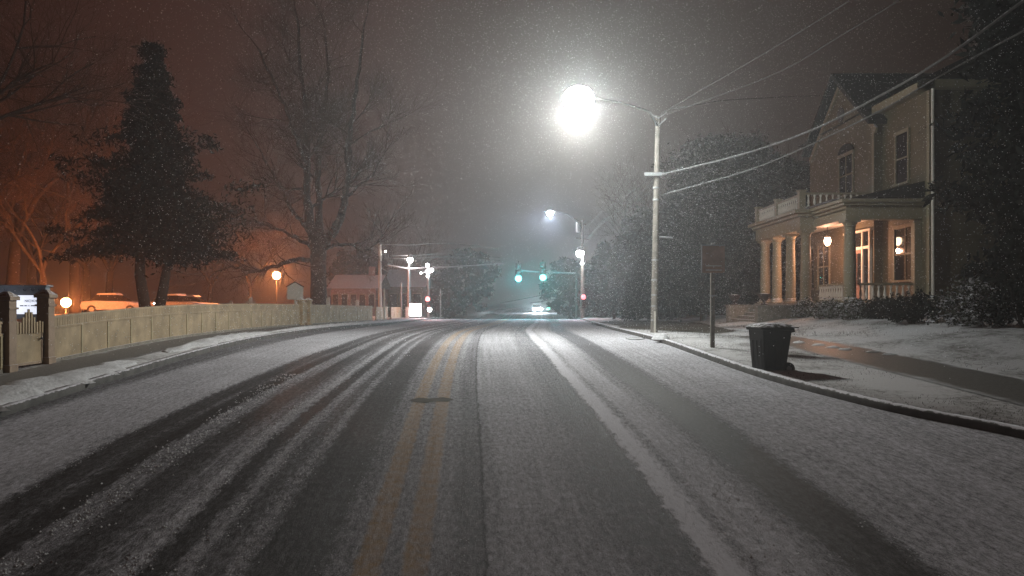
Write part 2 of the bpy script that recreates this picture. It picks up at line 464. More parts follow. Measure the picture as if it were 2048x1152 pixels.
walk_r = strip('sidewalk_right', M['walk_r'], lambda d: [(u, lift(u, d)) for u in (8.75, 9.4, 10.0, 10.6)], .014, 9, 25)

rnd = random.Random(7); nr = np.random.RandomState(11)

def heap_mesh(pts, w, h, seed, n=9):
    """a low ragged ridge of snow along a ground polyline"""
    r = random.Random(seed); mb = MB()
    rows = []
    m = len(pts)
    for i, p in enumerate(pts):
        t = i / (m - 1); f = math.sin(math.pi * t) ** .35 if 0 < t < 1 else .05
        a = pts[min(i + 1, m - 1)] - pts[max(i - 1, 0)]; a.z = 0; a.normalize(); side = Vector((a.y, -a.x, 0))
        ww = w * f * r.uniform(.7, 1.25)
        off = r.uniform(-.12, .12) * w
        row = []
        for j in range(n):
            q = j / (n - 1) * 2 - 1
            z = h * f * (1 - q * q) * r.uniform(.45, 1.2) - .02 * (abs(q) > .95)
            row.append(p + side * (q * ww / 2 + off) + Vector((0, 0, max(z, -.02))))
        rows.append(row)
    vs = [v for row in rows for v in row]
    fs = [(i * n + j, i * n + j + 1, (i + 1) * n + j + 1, (i + 1) * n + j) for i in range(m - 1) for j in range(n - 1)]
    mb.add(vs, fs); return mb
def along(u, d0, d1, step=.25, z=None):
    out = []; d = d0
    while d <= d1:
        out.append(Vector((xc(d) + u, d, zr(d) + (lift(u, d) if z is None else z)))); d += step
    return out
M['snow'] = mat_plain('packed_snow', (.62, .62, .64), .9, .2, 12, 0, bump=.8)
# ploughed ridges beside the left kerb
for (u, d0, d1, ww, hh, lab) in ((-6.72, 9, 17.3, .95, .14, 'ragged ridge of ploughed snow at left kerb nearest the gate'), (-6.75, 19.0, 27.5, .85, .12, 'ragged snow ridge at left kerb beside the middle of the fence'), (-6.75, 28.5, 60, .7, .1, 'long thin snow ridge at left kerb running towards the lit crossing')):
    tag(heap_mesh(along(u, d0, d1, .22), ww, hh, int(d0)).obj('snow_ridge', M['snow'], smooth=True, recalc=False), lab, 'snow ridge', 'ploughed snow along the left kerb')
# crumbs of snow on the dark walk at right
for i, (px, py) in enumerate(((1600, 687), (1640, 692), (1668, 697), (1692, 701), (1748, 706), (1782, 711))):
    g = G(px, py)
    o = heap_mesh([g + Vector((-.22 + .11 * k, .03 * k, .015)) for k in range(5)], .26, .05, 40 + i, 6).obj('snow_clump', M['snow'], smooth=True, recalc=False)
    tag(o, ['low snow clump at the edge of the dark walk just right of the bin', 'second snow clump along the dark walk right of the bin', 'third snow clump along the dark walk right of the bin', 'fourth snow clump along the dark walk right of the bin', 'fifth snow clump along the dark walk right of the bin', 'farthest right snow clump on the dark walk edge'][i], 'snow clump', 'snow clumps along the dark walk')
g = G(1322, 683)
tag(heap_mesh([g + Vector((-.28 + .11 * k, 0, 0)) for k in range(6)], .5, .17, 77).obj('snow_heap', M['snow'], smooth=True, recalc=False), 'small bright snow heap on the right kerb below the tall wooden pole', 'snow heap')
# bare littered ground under the trees at right, and the cleared walk to the porch
def patch(name, mat, pix, zoff=.02, lift_=None):
    vs = [G(px, py) + Vector((0, 0, zoff)) for px, py in pix]
    c = sum(vs, Vector()) / len(vs); n = len(vs); rings = 6; V = []; F = []
    for k in range(1, rings + 1):
        for v in vs:
            p = c.lerp(v, k / rings); V.append(Vector((p.x, p.y, gz(p.x, p.y) + zoff)))
    V.append(Vector((c.x, c.y, gz(c.x, c.y) + zoff)))
    for k in range(rings - 1):
        for i in range(n): F.append((k * n + i, k * n + (i + 1) % n, (k + 1) * n + (i + 1) % n, (k + 1) * n + i))
    for i in range(n): F.append((rings * n, (i + 1) % n, i))
    o = MB().add(V, F).obj(name, mat, smooth=True); o['kind'] = 'structure'; return o
patch('leaf_litter_ground', M['bare'], [(1180, 648), (1230, 641), (1330, 642), (1400, 646), (1440, 655), (1470, 664), (1430, 668), (1330, 662), (1240, 656)])
patch('porch_path', M['walk_l'] if False else M['snow'], [(1432, 650), (1500, 641), (1560, 637), (1590, 640), (1540, 652), (1500, 664), (1462, 660)], .018)

patch('worn_asphalt_patch', M['bare'], [(818, 801), (838, 796), (860, 798), (885, 795), (908, 799), (896, 804), (872, 803), (850, 807), (830, 805)], .006)

def lamp_light(name, loc, col, power, radius=.1, parent=None, batwing=False):
    L = bpy.data.lights.new(name, 'POINT'); L.energy = power; L.color = col; L.shadow_soft_size = radius
    o = bpy.data.objects.new(name, L); COL.objects.link(o); o.location = loc
    if parent: o.parent = parent
    if batwing:       # road luminaire: more light thrown out to the sides than straight down
        L.use_nodes = True; t = L.node_tree; em = t.nodes['Emission']
        tc = t.nodes.new('ShaderNodeTexCoord'); s = t.nodes.new('ShaderNodeSeparateXYZ'); t.links.new(tc.outputs['Normal'], s.inputs[0])
        cr = t.nodes.new('ShaderNodeMapRange'); cr.inputs['From Min'].default_value = -1; cr.inputs['From Max'].default_value = 1
        t.links.new(s.outputs['Z'], cr.inputs['Value'])
        rp = t.nodes.new('ShaderNodeValToRGB'); t.links.new(cr.outputs[0], rp.inputs[0]); r = rp.color_ramp
        # position 0 = straight down, .5 = horizontal, 1 = up
        pts = [(0, .46), (.07, .48), (.15, .56), (.25, .74), (.32, .95), (.40, 1.0), (.455, .8), (.50, .42), (.7, .3), (1, .25)]
        r.elements[0].position = 0; r.elements[0].color = (pts[0][1],) * 3 + (1,)
        r.elements[1].position = 1; r.elements[1].color = (pts[-1][1],) * 3 + (1,)
        for p, v in pts[1:-1]:
            e = r.elements.new(p); e.color = (v, v, v, 1)
        # the optics throw light along the road; the house side is shielded
        hs = t.nodes.new('ShaderNodeMapRange'); hs.interpolation_type = 'SMOOTHSTEP'
        hs.inputs['From Min'].default_value = .0; hs.inputs['From Max'].default_value = .85; hs.inputs['To Min'].default_value = 1; hs.inputs['To Max'].default_value = .06
        t.links.new(s.outputs['X'], hs.inputs['Value'])
        mu = t.nodes.new('ShaderNodeMath'); mu.operation = 'MULTIPLY'; t.links.new(rp.outputs[0], mu.inputs[0]); t.links.new(hs.outputs[0], mu.inputs[1])
        t.links.new(mu.outputs[0], em.inputs['Strength'])
    return o

# ------------------------------------------------------------------ cobra-head lamp on an arm
def cobra(name, label, tip, root, col, power, glow, lens_r, group):
    tip = Vector(tip); root = Vector(root)
    t = thing(name, label, 'street lamp', root, 0, group)
    a = tip - root; bw = power > 3000; h = Vector((a.x, a.y, 0)); L = h.length; hn = h.normalized()
    MB().tube([Vector((0, 0, -.45)), hn * (L * .12) + Vector((0, 0, .0)), hn * (L * .45) + Vector((0, 0, a.z * .7 + .16)), hn * (L * .92) + Vector((0, 0, a.z + .13))], [.035, .032, .03, .028], 8).obj('arm', M['dark_metal'], t, True)
    an = math.atan2(hn.y, hn.x); Mx = Matrix.Rotation(an, 4, 'Z')
    hd = MB(); vs = []
    prof = [(-.45, .07, .05), (-.2, .11, .09), (.1, .19, .13), (.38, .18, .10), (.52, .06, .04)]
    n = 10
    for (x, wd, ht) in prof:
        for i in range(n):
            q = 2 * math.pi * i / n
            vs.append(Mx @ Vector((x, wd * math.cos(q), ht * math.sin(q) * (1 if math.sin(q) > 0 else .35) + .10)) + a)
    fs = [(k * n + i, k * n + (i + 1) % n, (k + 1) * n + (i + 1) % n, (k + 1) * n + i) for k in range(len(prof) - 1) for i in range(n)]
    fs += [tuple(range(n)), tuple(range((len(prof) - 1) * n, len(prof) * n))]
    hd.add(vs, fs).obj('lamp_head', M['metal'], t, True)
    em = mat_emit(name + '_glow', glow[0], glow[1])
    MB().ball(a + Vector((0, 0, -.02)), lens_r, 16, 10, (1, 1, .8)).obj('lens', em, t, True)
    lamp_light('lamp_glow', a + Vector((0, 0, -.02 - lens_r * .8 - .12)), col, power, .06, t, bw)
    return t

# utility pole at the right kerb
pb = G(1308, 665); PD = pb.y
top = at(1316, 232, PD)
UP = thing('utility_pole', 'tall pale wooden utility pole on the right kerb holding the brightest lamp', 'utility pole', pb)
MB().tube([Vector((0, 0, -.3)), at(1311, 480, PD) - pb, top - pb], [.13, .112, .09], 12).obj('shaft', M['wood_pole'], UP, True)
PL = lambda px, py, dx=0: at(px, py, PD) - pb + Vector((0, dx, 0))
mb = MB()
for (a, b) in (((1316, 238), (1300, 228)), ((1316, 238), (1332, 226)), ((1316, 250), (1304, 236)), ((1316, 252), (1330, 240))):
    mb.rod(PL(*a, -.1), PL(*b, -.1), .018, .014, 5)
    mb.ball(PL(*b, -.1), .035, 8, 5)
mb.obj('insulator_rack', M['metal'], UP, True)
MB().box(-.62, .10, -.22, -.12, -.06, .06, Matrix.Translation(PL(1322, 350))).obj('wire_bracket', M['metal'], UP)
mb = MB(); c = PL(1328, 352, -.1)
mb.tube([c + Vector((.22 * math.cos(q) , 0, .13 * math.sin(q))) for q in [R(180 + 18 * k) for k in range(11)]], .02, 6).obj('drip_loop', M['cable_snowy'], UP, True)
MB().rod(PL(1318, 474, -.05), PL(1345, 476, -.05), .035, .03, 8).obj('side_bracket', M['metal'], UP)
for py in (376, 400, 520, 560, 590, 612, 640): MB().lathe([(.122, -.03), (.127, 0), (.122, .03)], PL(1308 + (665 - py) * .013, py), 12).obj('steel_band', M['metal'], UP)
MB().box(-.03, .03, -.185, -.14, -.5, .4, Matrix.Translation(PL(1308, 645))).obj('guard_plate', M['pale_paint'], UP)
LT = at(1157, 197, PD - 2.6)
cobra('street_lamp', 'brightest cool white street lamp hanging over the road from the tall wooden pole', LT, at(1314, 226, PD - .1) , (1.0, .96, .87), 5600, ((.9, 1.0, .98), 300), .50, 'cobra head street lamps')

# ------------------------------------------------------------------ far utility pole with lamp and floodlight
FD = 64.0
fb = Vector((at(1165, 600, FD).x, FD, gz(at(1165, 600, FD).x, FD)))
FP = thing('utility_pole', 'distant utility pole right of the green signals with snow-lit wires', 'utility pole', fb)
ft = at(1165, 440, FD) - fb
MB().tube([Vector((0, 0, -.3)), ft], [.17, .12], 10).obj('shaft', M['wood_pole'], FP, True)
for a_, b_ in (((1148, 437), (1172, 450)), ((1152, 476), (1178, 480))): MB().rod(at(*a_, FD) - fb, at(*b_, FD) - fb, .05, .05, 6).obj('cross_arm', M['wood_pole'], FP)
MB().lathe([(.2, -.4), (.22, -.3), (.22, .3), (.2, .4)], at(1157, 455, FD) - fb, 10).obj('transformer', M['metal'], FP, True)
cobra('street_lamp', 'distant street lamp high above the road in front of the second pole', at(1100, 426, FD), at(1164, 446, FD - .2), (.66, .76, 1), 3400, ((.95, 1, 1), 220), .27, 'cobra head street lamps')
def bulb_fixture(name, label, cat, p, r, col, glowv, power, mount, lcol=None, group=None, front=True):
    """small round luminaire on a short bracket"""
    p = Vector(p); m = Vector(mount)
    t = thing(name, label, cat, p, 0, group)
    MB().rod(m - p, Vector((0, .06, 0)), .03, .03, 6).obj('bracket', M['dark_metal'], t)
    MB().lathe([(.02, .0), (r * 1.1, .03), (r * 1.15, .08), (r * .7, r * .9 + .1)], (0, .0, r * .55), 12).obj('hood', M['dark_metal'], t, True)
    MB().ball((0, 0, 0), r, 14, 8).obj('bulb', mat_emit(name + '_bulb', col, glowv), t, True)
    if power: lamp_light('bulb_glow', (0, -r - .12, -.05), lcol or col, power, .05, t)
    return t
bulb_fixture('flood_light', 'large white floodlight halfway up the distant pole right of the signals', 'flood light', at(1160, 507, FD - .5), .30, (1, .97, 1), 120, 700, at(1165, 500, FD))
bulb_fixture('flood_light', 'small white light just below the large floodlight on the distant pole', 'flood light', at(1164, 527, FD - .45), .12, (1, 1, 1), 60, 30, at(1165, 524, FD))

# ------------------------------------------------------------------ traffic signals
M['sig_body'] = mat_plain('signal_housing', (.03, .03, .025), .5, .2, 6, .3)
M['lens_off'] = mat_plain('unlit_lens', (.03, .015, .012), .3, .1, 4, 0)
def signal(label, p, which, col, power, glowv, hang=True, scale=1.0, rz=0, group='traffic signals at the crossing'):
    p = Vector(p)                 # p = centre of the lit lens
    t = thing('traffic_signal', label, 'traffic signal', p, rz, group)
    offs = {'green': (.0, .36, .72), 'red': (-.72, -.36, 0)}[which]
    z0 = min(offs) - .2; z1 = max(offs) + .2
    MB().box(-.18 * scale, .18 * scale, .05, .28, z0 * scale, z1 * scale).obj('housing', M['sig_body'], t, bevel=.02)
    for k, oz in enumerate(offs):
        lit = abs(oz) < 1e-6
        MB().ball((0, .05, oz * scale), .20 * scale, 14, 8, (1, .5, 1)).obj('lens', mat_emit('signal_' + which, tuple(c * .85 + .15 for c in col), glowv) if lit else M['lens_off'], t, True)
        vis = MB(); n = 9; vs = []
        for y in (.05, -.16):
            for i in range(n):
                q = R(-20 + 220 * i / (n - 1)); vs.append((.175 * scale * math.cos(q), y, oz * scale + .175 * scale * math.sin(q)))
        vis.add(vs, [(i, i + 1, n + i + 1, n + i) for i in range(n - 1)]).obj('visor', M['sig_body'], t, recalc=False)
    if hang: MB().rod((0, .16, z1 * scale), (0, .16, z1 * scale + .25), .03, .03, 6).obj('hanger', M['dark_metal'], t)
    if power: lamp_light('signal_glow', (0, -3.2, -.2), col, power, .08, t)
    return t
SD = 72.0
GRN = (.02, 1.0, .78)
signal('left one of the two green traffic signals hanging over the road', at(1037, 557, SD), 'green', (.0, .9, 1), 900, 5, scale=1.5)
signal('right one of the two green traffic signals hanging over the road', at(1086, 555, SD), 'green', (.0, .9, .85), 800, 5, scale=1.5)
signal('small far green traffic signal low beside the oncoming headlights', at(1097, 617, 125), 'green', (.02, .9, .5), 4, 3, hang=False, scale=1.2, group='far traffic signals')
mpx = at(1153, 546, SD + .2)
ma = thing('signal_mast', 'signal mast on the right with a snowy arm reaching over the road', 'signal mast', (mpx.x, SD + .2, gz(mpx.x, SD)), 0, 'signal masts')
zz = gz(mpx.x, SD)
MB().tube([(0, 0, -.3), (0, 0, 2), (0, 0, mpx.z - zz + .35)], [.13, .11, .09], 10).obj('mast_pole', M['dark_metal'], ma, True)
v = lambda px, py: at(px, py, SD + .2) - Vector((mpx.x, SD + .2, zz))
MB().tube([v(1153, 547), v(1100, 545.5), v(1030, 541)], [.085, .07, .05], 8).obj('mast_arm', M['cable_snowy'], ma, True)
lp = at(818, 535, 66.0); zz2 = gz(lp.x, 66)
mb2 = thing('signal_mast', 'signal mast at left with a long arm and white globe lamp on top', 'signal mast', (lp.x, 66, zz2), 0, 'signal masts')
MB().tube([(0, 0, -.3), (0, 0, 2), (0, 0, at(818, 526, 66).z - zz2)], [.14, .12, .09], 10).obj('mast_pole', M['metal'], mb2, True)
v2 = lambda px, py: at(px, py, 66) - Vector((lp.x, 66, zz2))
MB().tube([v2(775, 530), v2(818, 538), v2(850, 536), v2(900, 534), v2(1010, 527)], [.05, .08, .07, .05, .035], 8).obj('mast_arm', M['metal'], mb2, True)
bulb_fixture('globe_lamp', 'white globe lamp glowing on top of the left signal mast', 'globe lamp', at(820, 520, 65.7), .24, (1, .93, .9), 60, 220, at(818, 527, 66))
bulb_fixture('small_lamp', 'tiny white lamp beside the top of the pale pole left of the crossing', 'lamp', at(771, 503, 60), .08, (1, .9, .85), 30, 8, at(761, 500, 60))
signal('red traffic signal at left of the crossing above a white light', at(855, 598, 64), 'red', (1, .06, .06), 150, 5, hang=False)
signal('dim red traffic signal on the right below the distant floodlight', at(1167, 594, 63), 'red', (1, .03, .08), 90, 2.5, hang=False)
for (px, py, pd, tp, lab) in ((857, 598, 64.25, 560, 'short metal pole holding the red signal left of the crossing'),):
    b = at(px, 600, pd); gz_ = gz(b.x, pd)
    o = MB().tube([(b.x, pd, gz_ - .3), (b.x, pd, at(px, tp, pd).z)], [.09, .07], 8).obj('signal_pole', M['metal'], None, True); tag(o, lab, 'signal pole')
bulb_fixture('small_lamp', 'round white lamp standing low under the red signal at left', 'lamp', at(859, 619, 62), .17, (1, .93, .88), 40, 60, at(859, 632, 62))
# pole with three bright lamps above the red light
lb = at(857, 600, 70); z3 = gz(lb.x, 70)
cl = thing('lamp_cluster_pole', 'pole with a cluster of white lamps above the red signal', 'lamp pole', (lb.x, 70, z3))
MB().tube([(0, 0, -.3), (0, 0, at(857, 528, 70).z - z3)], [.1, .07], 8).obj('shaft', M['metal'], cl, True)
MB().rod(at(843, 546, 70) - Vector((lb.x, 70, z3)), at(868, 540, 70) - Vector((lb.x, 70, z3)), .04, .04, 6).obj('cross_bar', M['metal'], cl)
em = mat_emit('cluster_glow', (1, .95, .92), 40)
for (px, py, r) in ((855, 531, .16), (863, 540, .16), (856, 543, .2), (842, 546, .08), (855, 552, .11)):
    MB().ball(at(px, py, 69.7) - Vector((lb.x, 70, z3)), r, 12, 7, (1, 1, 1.1)).obj('bulb', em, cl, True)
lamp_light('cluster_light', at(858, 538, 69.0) - Vector((lb.x, 70, z3)), (1, .95, .92), 200, .1, cl)

# glowing box sign
sb = at(831, 633, 63); z4 = gz(sb.x, 63)
bs = thing('lit_box_sign', 'glowing blank white box sign at the far end of the fence', 'illuminated sign', (sb.x, 63, z4))
MB().box(-.50, .50, -.02, .22, .12, 1.2).obj('cabinet', M['dark_metal'], bs, bevel=.01)
MB().box(-.46, .46, -.045, -.022, .17, 1.15).obj('face', mat_emit('box_face', (1, 1, 1), 9), bs)
for s in (-1, 1): MB().box(s * .4 - .04, s * .4 + .04, .06, .14, -.2, .12).obj('leg', M['dark_metal'], bs)
lamp_light('sign_glow', (0, -.5, .6), (1, 1, 1), 45, .3, bs)
o = MB().box(-.12, .12, 0, .12, -.1, .85).box(-.14, .14, -.02, .14, .85, .9).obj('marker_post', M['pale_paint'], None, bevel=.01)
mp_ = at(814, 633, 62.5); o.location = (mp_.x, 62.5, gz(mp_.x, 62.5)); tag(o, 'short pale marker post just left of the glowing box sign', 'marker post')

# ------------------------------------------------------------------ left poles near the crossing
for i, (px, tp, bt, pd, r, lab) in enumerate(((760, 488, 612, 60, .13, 'tall pale utility pole standing behind the far end of the fence'), (768.5, 577, 638, 55, .06, 'thin pale pole in front of the fence near the crossing'), (803, 566, 635, 64, .06, 'thin pale pole between the fence end and the signal mast'), (881, 578, 636, 68, .05, 'thin pole right of the red signal at the far crossing'))):
    b = at(px, bt, pd); g_ = gz(b.x, pd)
    t = thing('roadside_pole', lab, 'pole', (b.x, pd, g_))
    MB().tube([(0, 0, -.3), (0, 0, at(px, tp, pd).z - g_)], [r, r * .8], 9).obj('shaft', M['pale_paint'] if i < 2 else M['metal'], t, True)
    MB().ball((0, 0, at(px, tp, pd).z - g_), r * .95, 8, 6, (1, 1, .7)).obj('cap', M['metal'], t, True)
# utility box frame between poles
# ------------------------------------------------------------------ wires
def wire(name, a, b, sag, r, mat, label, group='overhead wires', n=26):
    a = Vector(a); b = Vector(b)
    pts = [a.lerp(b, i / n) - Vector((0, 0, sag * 4 * (i / n) * (1 - i / n))) for i in range(n + 1)]
    return tag(MB().tube(pts, r, 5).obj(name, mat, None, True), label, 'wire', group)
def wire_px(name, pts, r, mat, label, group='overhead wires'):
    """wire through real points (photo position, distance), smoothed"""
    P = [at(*p) for p in pts]; out = []
    for i in range(len(P) - 1):
        p0 = P[max(i - 1, 0)]; p1 = P[i]; p2 = P[i + 1]; p3 = P[min(i + 2, len(P) - 1)]
        for k in range(6):
            t = k / 6
            out.append(.5 * ((2 * p1) + (-p0 + p2) * t + (2 * p0 - 5 * p1 + 4 * p2 - p3) * t * t + (-p0 + 3 * p1 - 3 * p2 + p3) * t ** 3))
    out.append(P[-1])
    return tag(MB().tube(out, r, 5).obj(name, mat, None, True), label, 'wire', group)
wire_px('overhead_wire', [(1318, 350, PD), (1480, 310, 23), (1620, 262, 20), (1750, 197, 17.5), (1880, 122, 15.5), (2060, -8, 13.6), (2500, -330, 10.5)], .028, M['cable_snowy'], 'thick snowy cable rising right from the bracket of the tall wooden pole')
wire_px('overhead_wire', [(1318, 391, PD), (1480, 346, 23), (1600, 299, 20.4), (1760, 222, 17.5), (1880, 152, 15.8), (2060, 55, 14), (2500, -180, 10.5)], .018, M['cable_snowy'], 'thinner cable leaving the tall wooden pole below the snowy one')
wire_px('overhead_wire', [(1338, 218, PD + 1), (1400, 209, 29), (1460, 200, 31), (1620, 192, 36), (1800, 186, 40)], .016, M['cable_snowy'], 'short faint wire from the top of the tall pole towards the house')
wire_px('overhead_wire', [(1320, 228, PD), (1420, 170, 24), (1560, 88, 21), (1720, -12, 18), (1900, -130, 15)], .010, M['cable'], 'faint upper wire climbing steeply right from the top of the tall pole')
wire_px('overhead_wire', [(1322, 232, PD), (1540, 152, 22), (1680, 72, 19), (1800, 0, 17), (1950, -95, 15)], .010, M['cable'], 'faint second upper wire passing over the roof side of the road')
wire_px('guy_wire', [(1306, 356, PD), (1285, 384, PD + 2.5), (1262, 420, PD + 5), (1240, 452, PD + 9)], .014, M['cable_snowy'], 'short taut wire slanting down left from the tall pole bracket')
for k, (y0, y1, lab) in enumerate(((455, 470, 'uppermost wire between the two utility poles'), (482, 500, 'middle wire between the two utility poles'), (488, 520, 'lowest wire between the two utility poles'))):
    wire_px('overhead_wire', [(1172, y0, FD), (1200, (y0 * .72 + 355 * .28), 52), (1240, y0 * .45 + (356 + 12 * k) * .55, 42), (1306, 352 + 14 * k, PD)], .010, M['cable'], lab)
for k in range(5):
    wire_px('overhead_wire', [(1176, 522 + 12 * k, FD + 2), (1205, 524 + 12 * k - 6 * (k > 1), FD + 8), (1240 - 6 * k, 508 + 14 * k, FD + 14)], .035, M['cable_snowy'], ['first', 'second', 'third', 'fourth', 'lowest'][k] + ' lit snowy wire fanning right below the distant floodlight', 'snow-lit wires by the distant pole')
wire_px('overhead_wire', [(1000, 606, 90), (1040, 599, 88), (1095, 588, 84), (1160, 574, 78)], .04, M['cable_snowy'], 'pale wire sloping up right above the oncoming car')
wire_px('overhead_wire', [(1060, 606, 88), (1095, 601, 84), (1160, 588, 78)], .04, M['cable_snowy'], 'lower pale wire sloping just above the oncoming headlights')
for k, (y0, y1, lab) in enumerate(((468, 480, 'highest faint wire at left crossing'), (489, 497, 'second faint wire at left crossing'), (495, 503, 'third faint wire at left crossing'))):
    wire_px('overhead_wire', [(762, y0 + 20, 60), (820, y0 + 22, 66), (900, y0 + 19, 76), (1000, y1 + 18, 90)], .022, M['cable_snowy'], lab + ' strung from the pale pole', 'faint wires over the crossing')

# ------------------------------------------------------------------ fence at left
FU = -8.45
fxy = lambda d: Vector((xc(d) + FU, d, gz(xc(d) + FU, d)))
def fence_run(d0, d1, label, h=1.0, mat=None, step=1.3):
    mat = mat or M['fence']
    base = fxy(d0)
    t = thing('picket_fence', label, 'fence', base, 0, 'stretches of the pale fence')
    n = max(1, round((d1 - d0) / step)); ds = [d0 + (d1 - d0) * i / n for i in range(n + 1)]
    pan = MB(); rail = MB(); band = MB(); pk = MB(); plinth = MB(); post_objs = 0
    for i in range(n):
        a = fxy(ds[i]) - base; b = fxy(ds[i + 1]) - base
        dv = b - a; L = math.hypot(dv.x, dv.y); an = math.atan2(dv.y, dv.x); sh = Matrix.Translation(a) @ Matrix.Rotation(an, 4, 'Z')
        S = Matrix.Identity(4); S[2][0] = dv.z / L; T = sh @ S
        pan.box(.0, L, -.02, .02, .06, h - .27, T)
        for (z0, z1, wd) in ((h - .28, h - .235, .045), (h - .055, h - .02, .04)): rail.box(0, L, -wd, wd, z0, z1, T)
        band.box(0, L, -.012, .012, h - .235, h - .055, T)
        plinth.box(0, L, -.05, .05, -.12, .07, T)
        m = int(L / .105)
        for k in range(m):
            x = (k + .5) * L / m
            pk.box(x - .047, x + .047, -.024, -.013, h - .24, h + .008, T); pk.frus(x - .022, x + .022, -.03, -.013, h + .03, h + .055, .2) if False else None
    pan.obj('panel', mat, t); rail.obj('rail', mat, t, bevel=.0); band.obj('backing_band', mat, t); plinth.obj('plinth', M['stone'], t); pk.obj('picket_row', mat, t)
    for d in ds:
        a = fxy(d) - base
        MB().box(a.x - .035, a.x + .035, a.y - .035, a.y + .035, a.z - .1, a.z + h - .24).obj('post', M['fence_dark'], t)
    return t
fence_run(8.0, 15.2, 'pale fence stretch left of the near gate at the photo edge')
fence_run(17.0, 37.6, 'long pale paneled fence from the near gate to the far pair of posts')
fence_run(39.4, 53.0, 'pale fence stretch right of the far pair of gate posts', h=1.0)
fence_run(54.2, 58.3, 'short farther fence stretch right of the dark gap', h=.92)
fence_run(59.6, 63.6, 'last pale fence stretch ending at the glowing box sign', h=.88)
def gate_post(d, label, h, w, mat, group):
    p = fxy(d); t = thing('gate_post', label, 'gate post', p, math.atan2(fxy(d + 1).y - p.y, fxy(d + 1).x - p.x) - R(90), group)
    MB().box(-w / 2, w / 2, -w / 2, w / 2, -.15, h - .12).box(-w * .58, w * .58, -w * .58, w * .58, -.15, .14).obj('shaft', mat, t, bevel=.008)
    MB().box(-w * .6, w * .6, -w * .6, w * .6, h - .30, h - .26).box(-w * .66, w * .66, -w * .66, w * .66, h - .12, h - .05).frus(-w * .66, w * .66, -w * .66, w * .66, h - .05, h + .05, .25).obj('cap', mat, t)
    return t
gate_post(15.4, 'thick dark square gate post nearest the left edge', 1.52, .25, M['post_paint'], 'square gate posts')
gate_post(16.8, 'thick dark square gate post right of the arched gate', 1.52, .25, M['post_paint'], 'square gate posts')
gate_post(37.9, 'left one of the far pair of pale gate posts', 1.28, .26, M['fence'], 'square gate posts')
gate_post(39.1, 'right one of the far pair of pale gate posts', 1.28, .26, M['fence'], 'square gate posts')
def gate(d0, d1, label, arch):
    a = fxy(d0); b = fxy(d1); dv = b - a; L = math.hypot(dv.x, dv.y)
    t = thing('gate', label, 'gate', a, math.atan2(dv.y, dv.x), 'gates in the pale fence')
    MB().box(0, L, -.018, .018, .10, .76).obj('panel', M['fence'], t)
    mb = MB(); pts = [(L * .5 + .22 * math.cos(q), 0, .76 + .13 * math.sin(q)) for q in [R(180 - 18 * k) for k in range(11)]]
    mb.tube([(0, 0, .76)] + pts + [(L, 0, .76)], .025, 6).box(0, L, -.03, .03, .08, .13).box(0, .06, -.03, .03, .08, .9).box(L - .06, L, -.03, .03, .08, .9)
    mb.obj('frame', M['post_paint'], t)
    mb = MB(); m = 11
    for k in range(m):
        x = (k + .5) * L / m; q = abs(x - L / 2) / L
        hh = .95 + (arch * (1 - (q / .22) ** 2) if q < .22 else 0) * .35 + .02 * (k % 2)
        mb.box(x - .028, x + .028, -.045, -.02, .72, hh)
    mb.obj('picket_row', M['fence'], t)
    MB().ball((L - .12, -.06, .6), .03, 8, 6).obj('handle', M['dark_metal'], t)
gate(15.55, 16.65, 'low arched picket gate between the two dark gate posts', .7)
gate(38.03, 38.97, 'narrow pale gate between the far pair of posts', .4)

# ------------------------------------------------------------------ illuminated sign behind the near gate
sg = at(0, 600, 19.5)
sx0 = at(-90, 600, 19.5).x; sx1 = at(91, 600, 19.5).x; gz5 = gz((sx0 + sx1) / 2, 19.5)
sgn = thing('illuminated_sign', 'wide white lit sign with dark lettering behind the near gate', 'sign', ((sx0 + sx1) / 2, 19.5, gz5))
W2 = (sx1 - sx0) / 2; t0 = at(0, 571, 19.5).z - gz5; t1 = at(0, 590.5, 19.5).z - gz5; t2 = at(0, 628, 19.5).z - gz5
MB().box(-W2, W2, 0, .2, t1, t0 - .03).box(-W2 - .05, W2 + .05, -.05, .25, t0 - .03, t0 + .015).obj('header', M['sign_frame'], sgn, bevel=.006)
MB().box(-W2 + .03, W2 - .03, .0, .16, t2, t1 - .002).obj('face', mat_emit('sign_face', (.82, .86, 1.0), .95), sgn)
MB().box(-W2, W2, 0, .2, t2 - .12, t2 - .002).box(W2 - .03, W2, -.004, .18, t2, t1 - .002).box(-W2, -W2 + .03, -.004, .18, t2, t1 - .002).obj('frame', M['sign_frame'], sgn)
for s in (-1, 1): MB().box(s * W2 * .8 - .06, s * W2 * .8 + .06, .04, .16, -.2, t2 - .12).obj('leg', M['sign_frame'], sgn)
M['ink'] = mat_plain('sign_lettering', (.06, .07, .12), .6, .1, 4, 0)
M['ink2'] = mat_plain('faded_lettering', (.30, .32, .36), .6, .1, 4, 0)
def text_obj(body, size, loc, mat, parent, rot=(R(90), 0, 0), align='CENTER', name='lettering'):
    c = bpy.data.curves.new('lettering', 'FONT'); c.body = body; c.size = size; c.extrude = .003; c.align_x = align; c.align_y = 'CENTER'
    tmp = bpy.data.objects.new('tmp', c); COL.objects.link(tmp)
    dg = bpy.context.evaluated_depsgraph_get(); me = bpy.data.meshes.new_from_object(tmp.evaluated_get(dg))
    bpy.data.objects.remove(tmp)
    me.materials.clear(); me.materials.append(mat); o = bpy.data.objects.new(name, me); COL.objects.link(o)
    o.location = loc; o.rotation_euler = rot; o.parent = parent; return o
c0 = Vector(((sx0 + sx1) / 2, 19.5, gz5))
text_obj('NICHOL N', .085, at(66, 602, 19.49) - c0 + Vector((0, -.005, 0)), M['ink'], sgn)
text_obj('ON', .085, at(3, 602, 19.49) - c0 + Vector((0, -.005, 0)), M['ink'], sgn)
mb = MB()
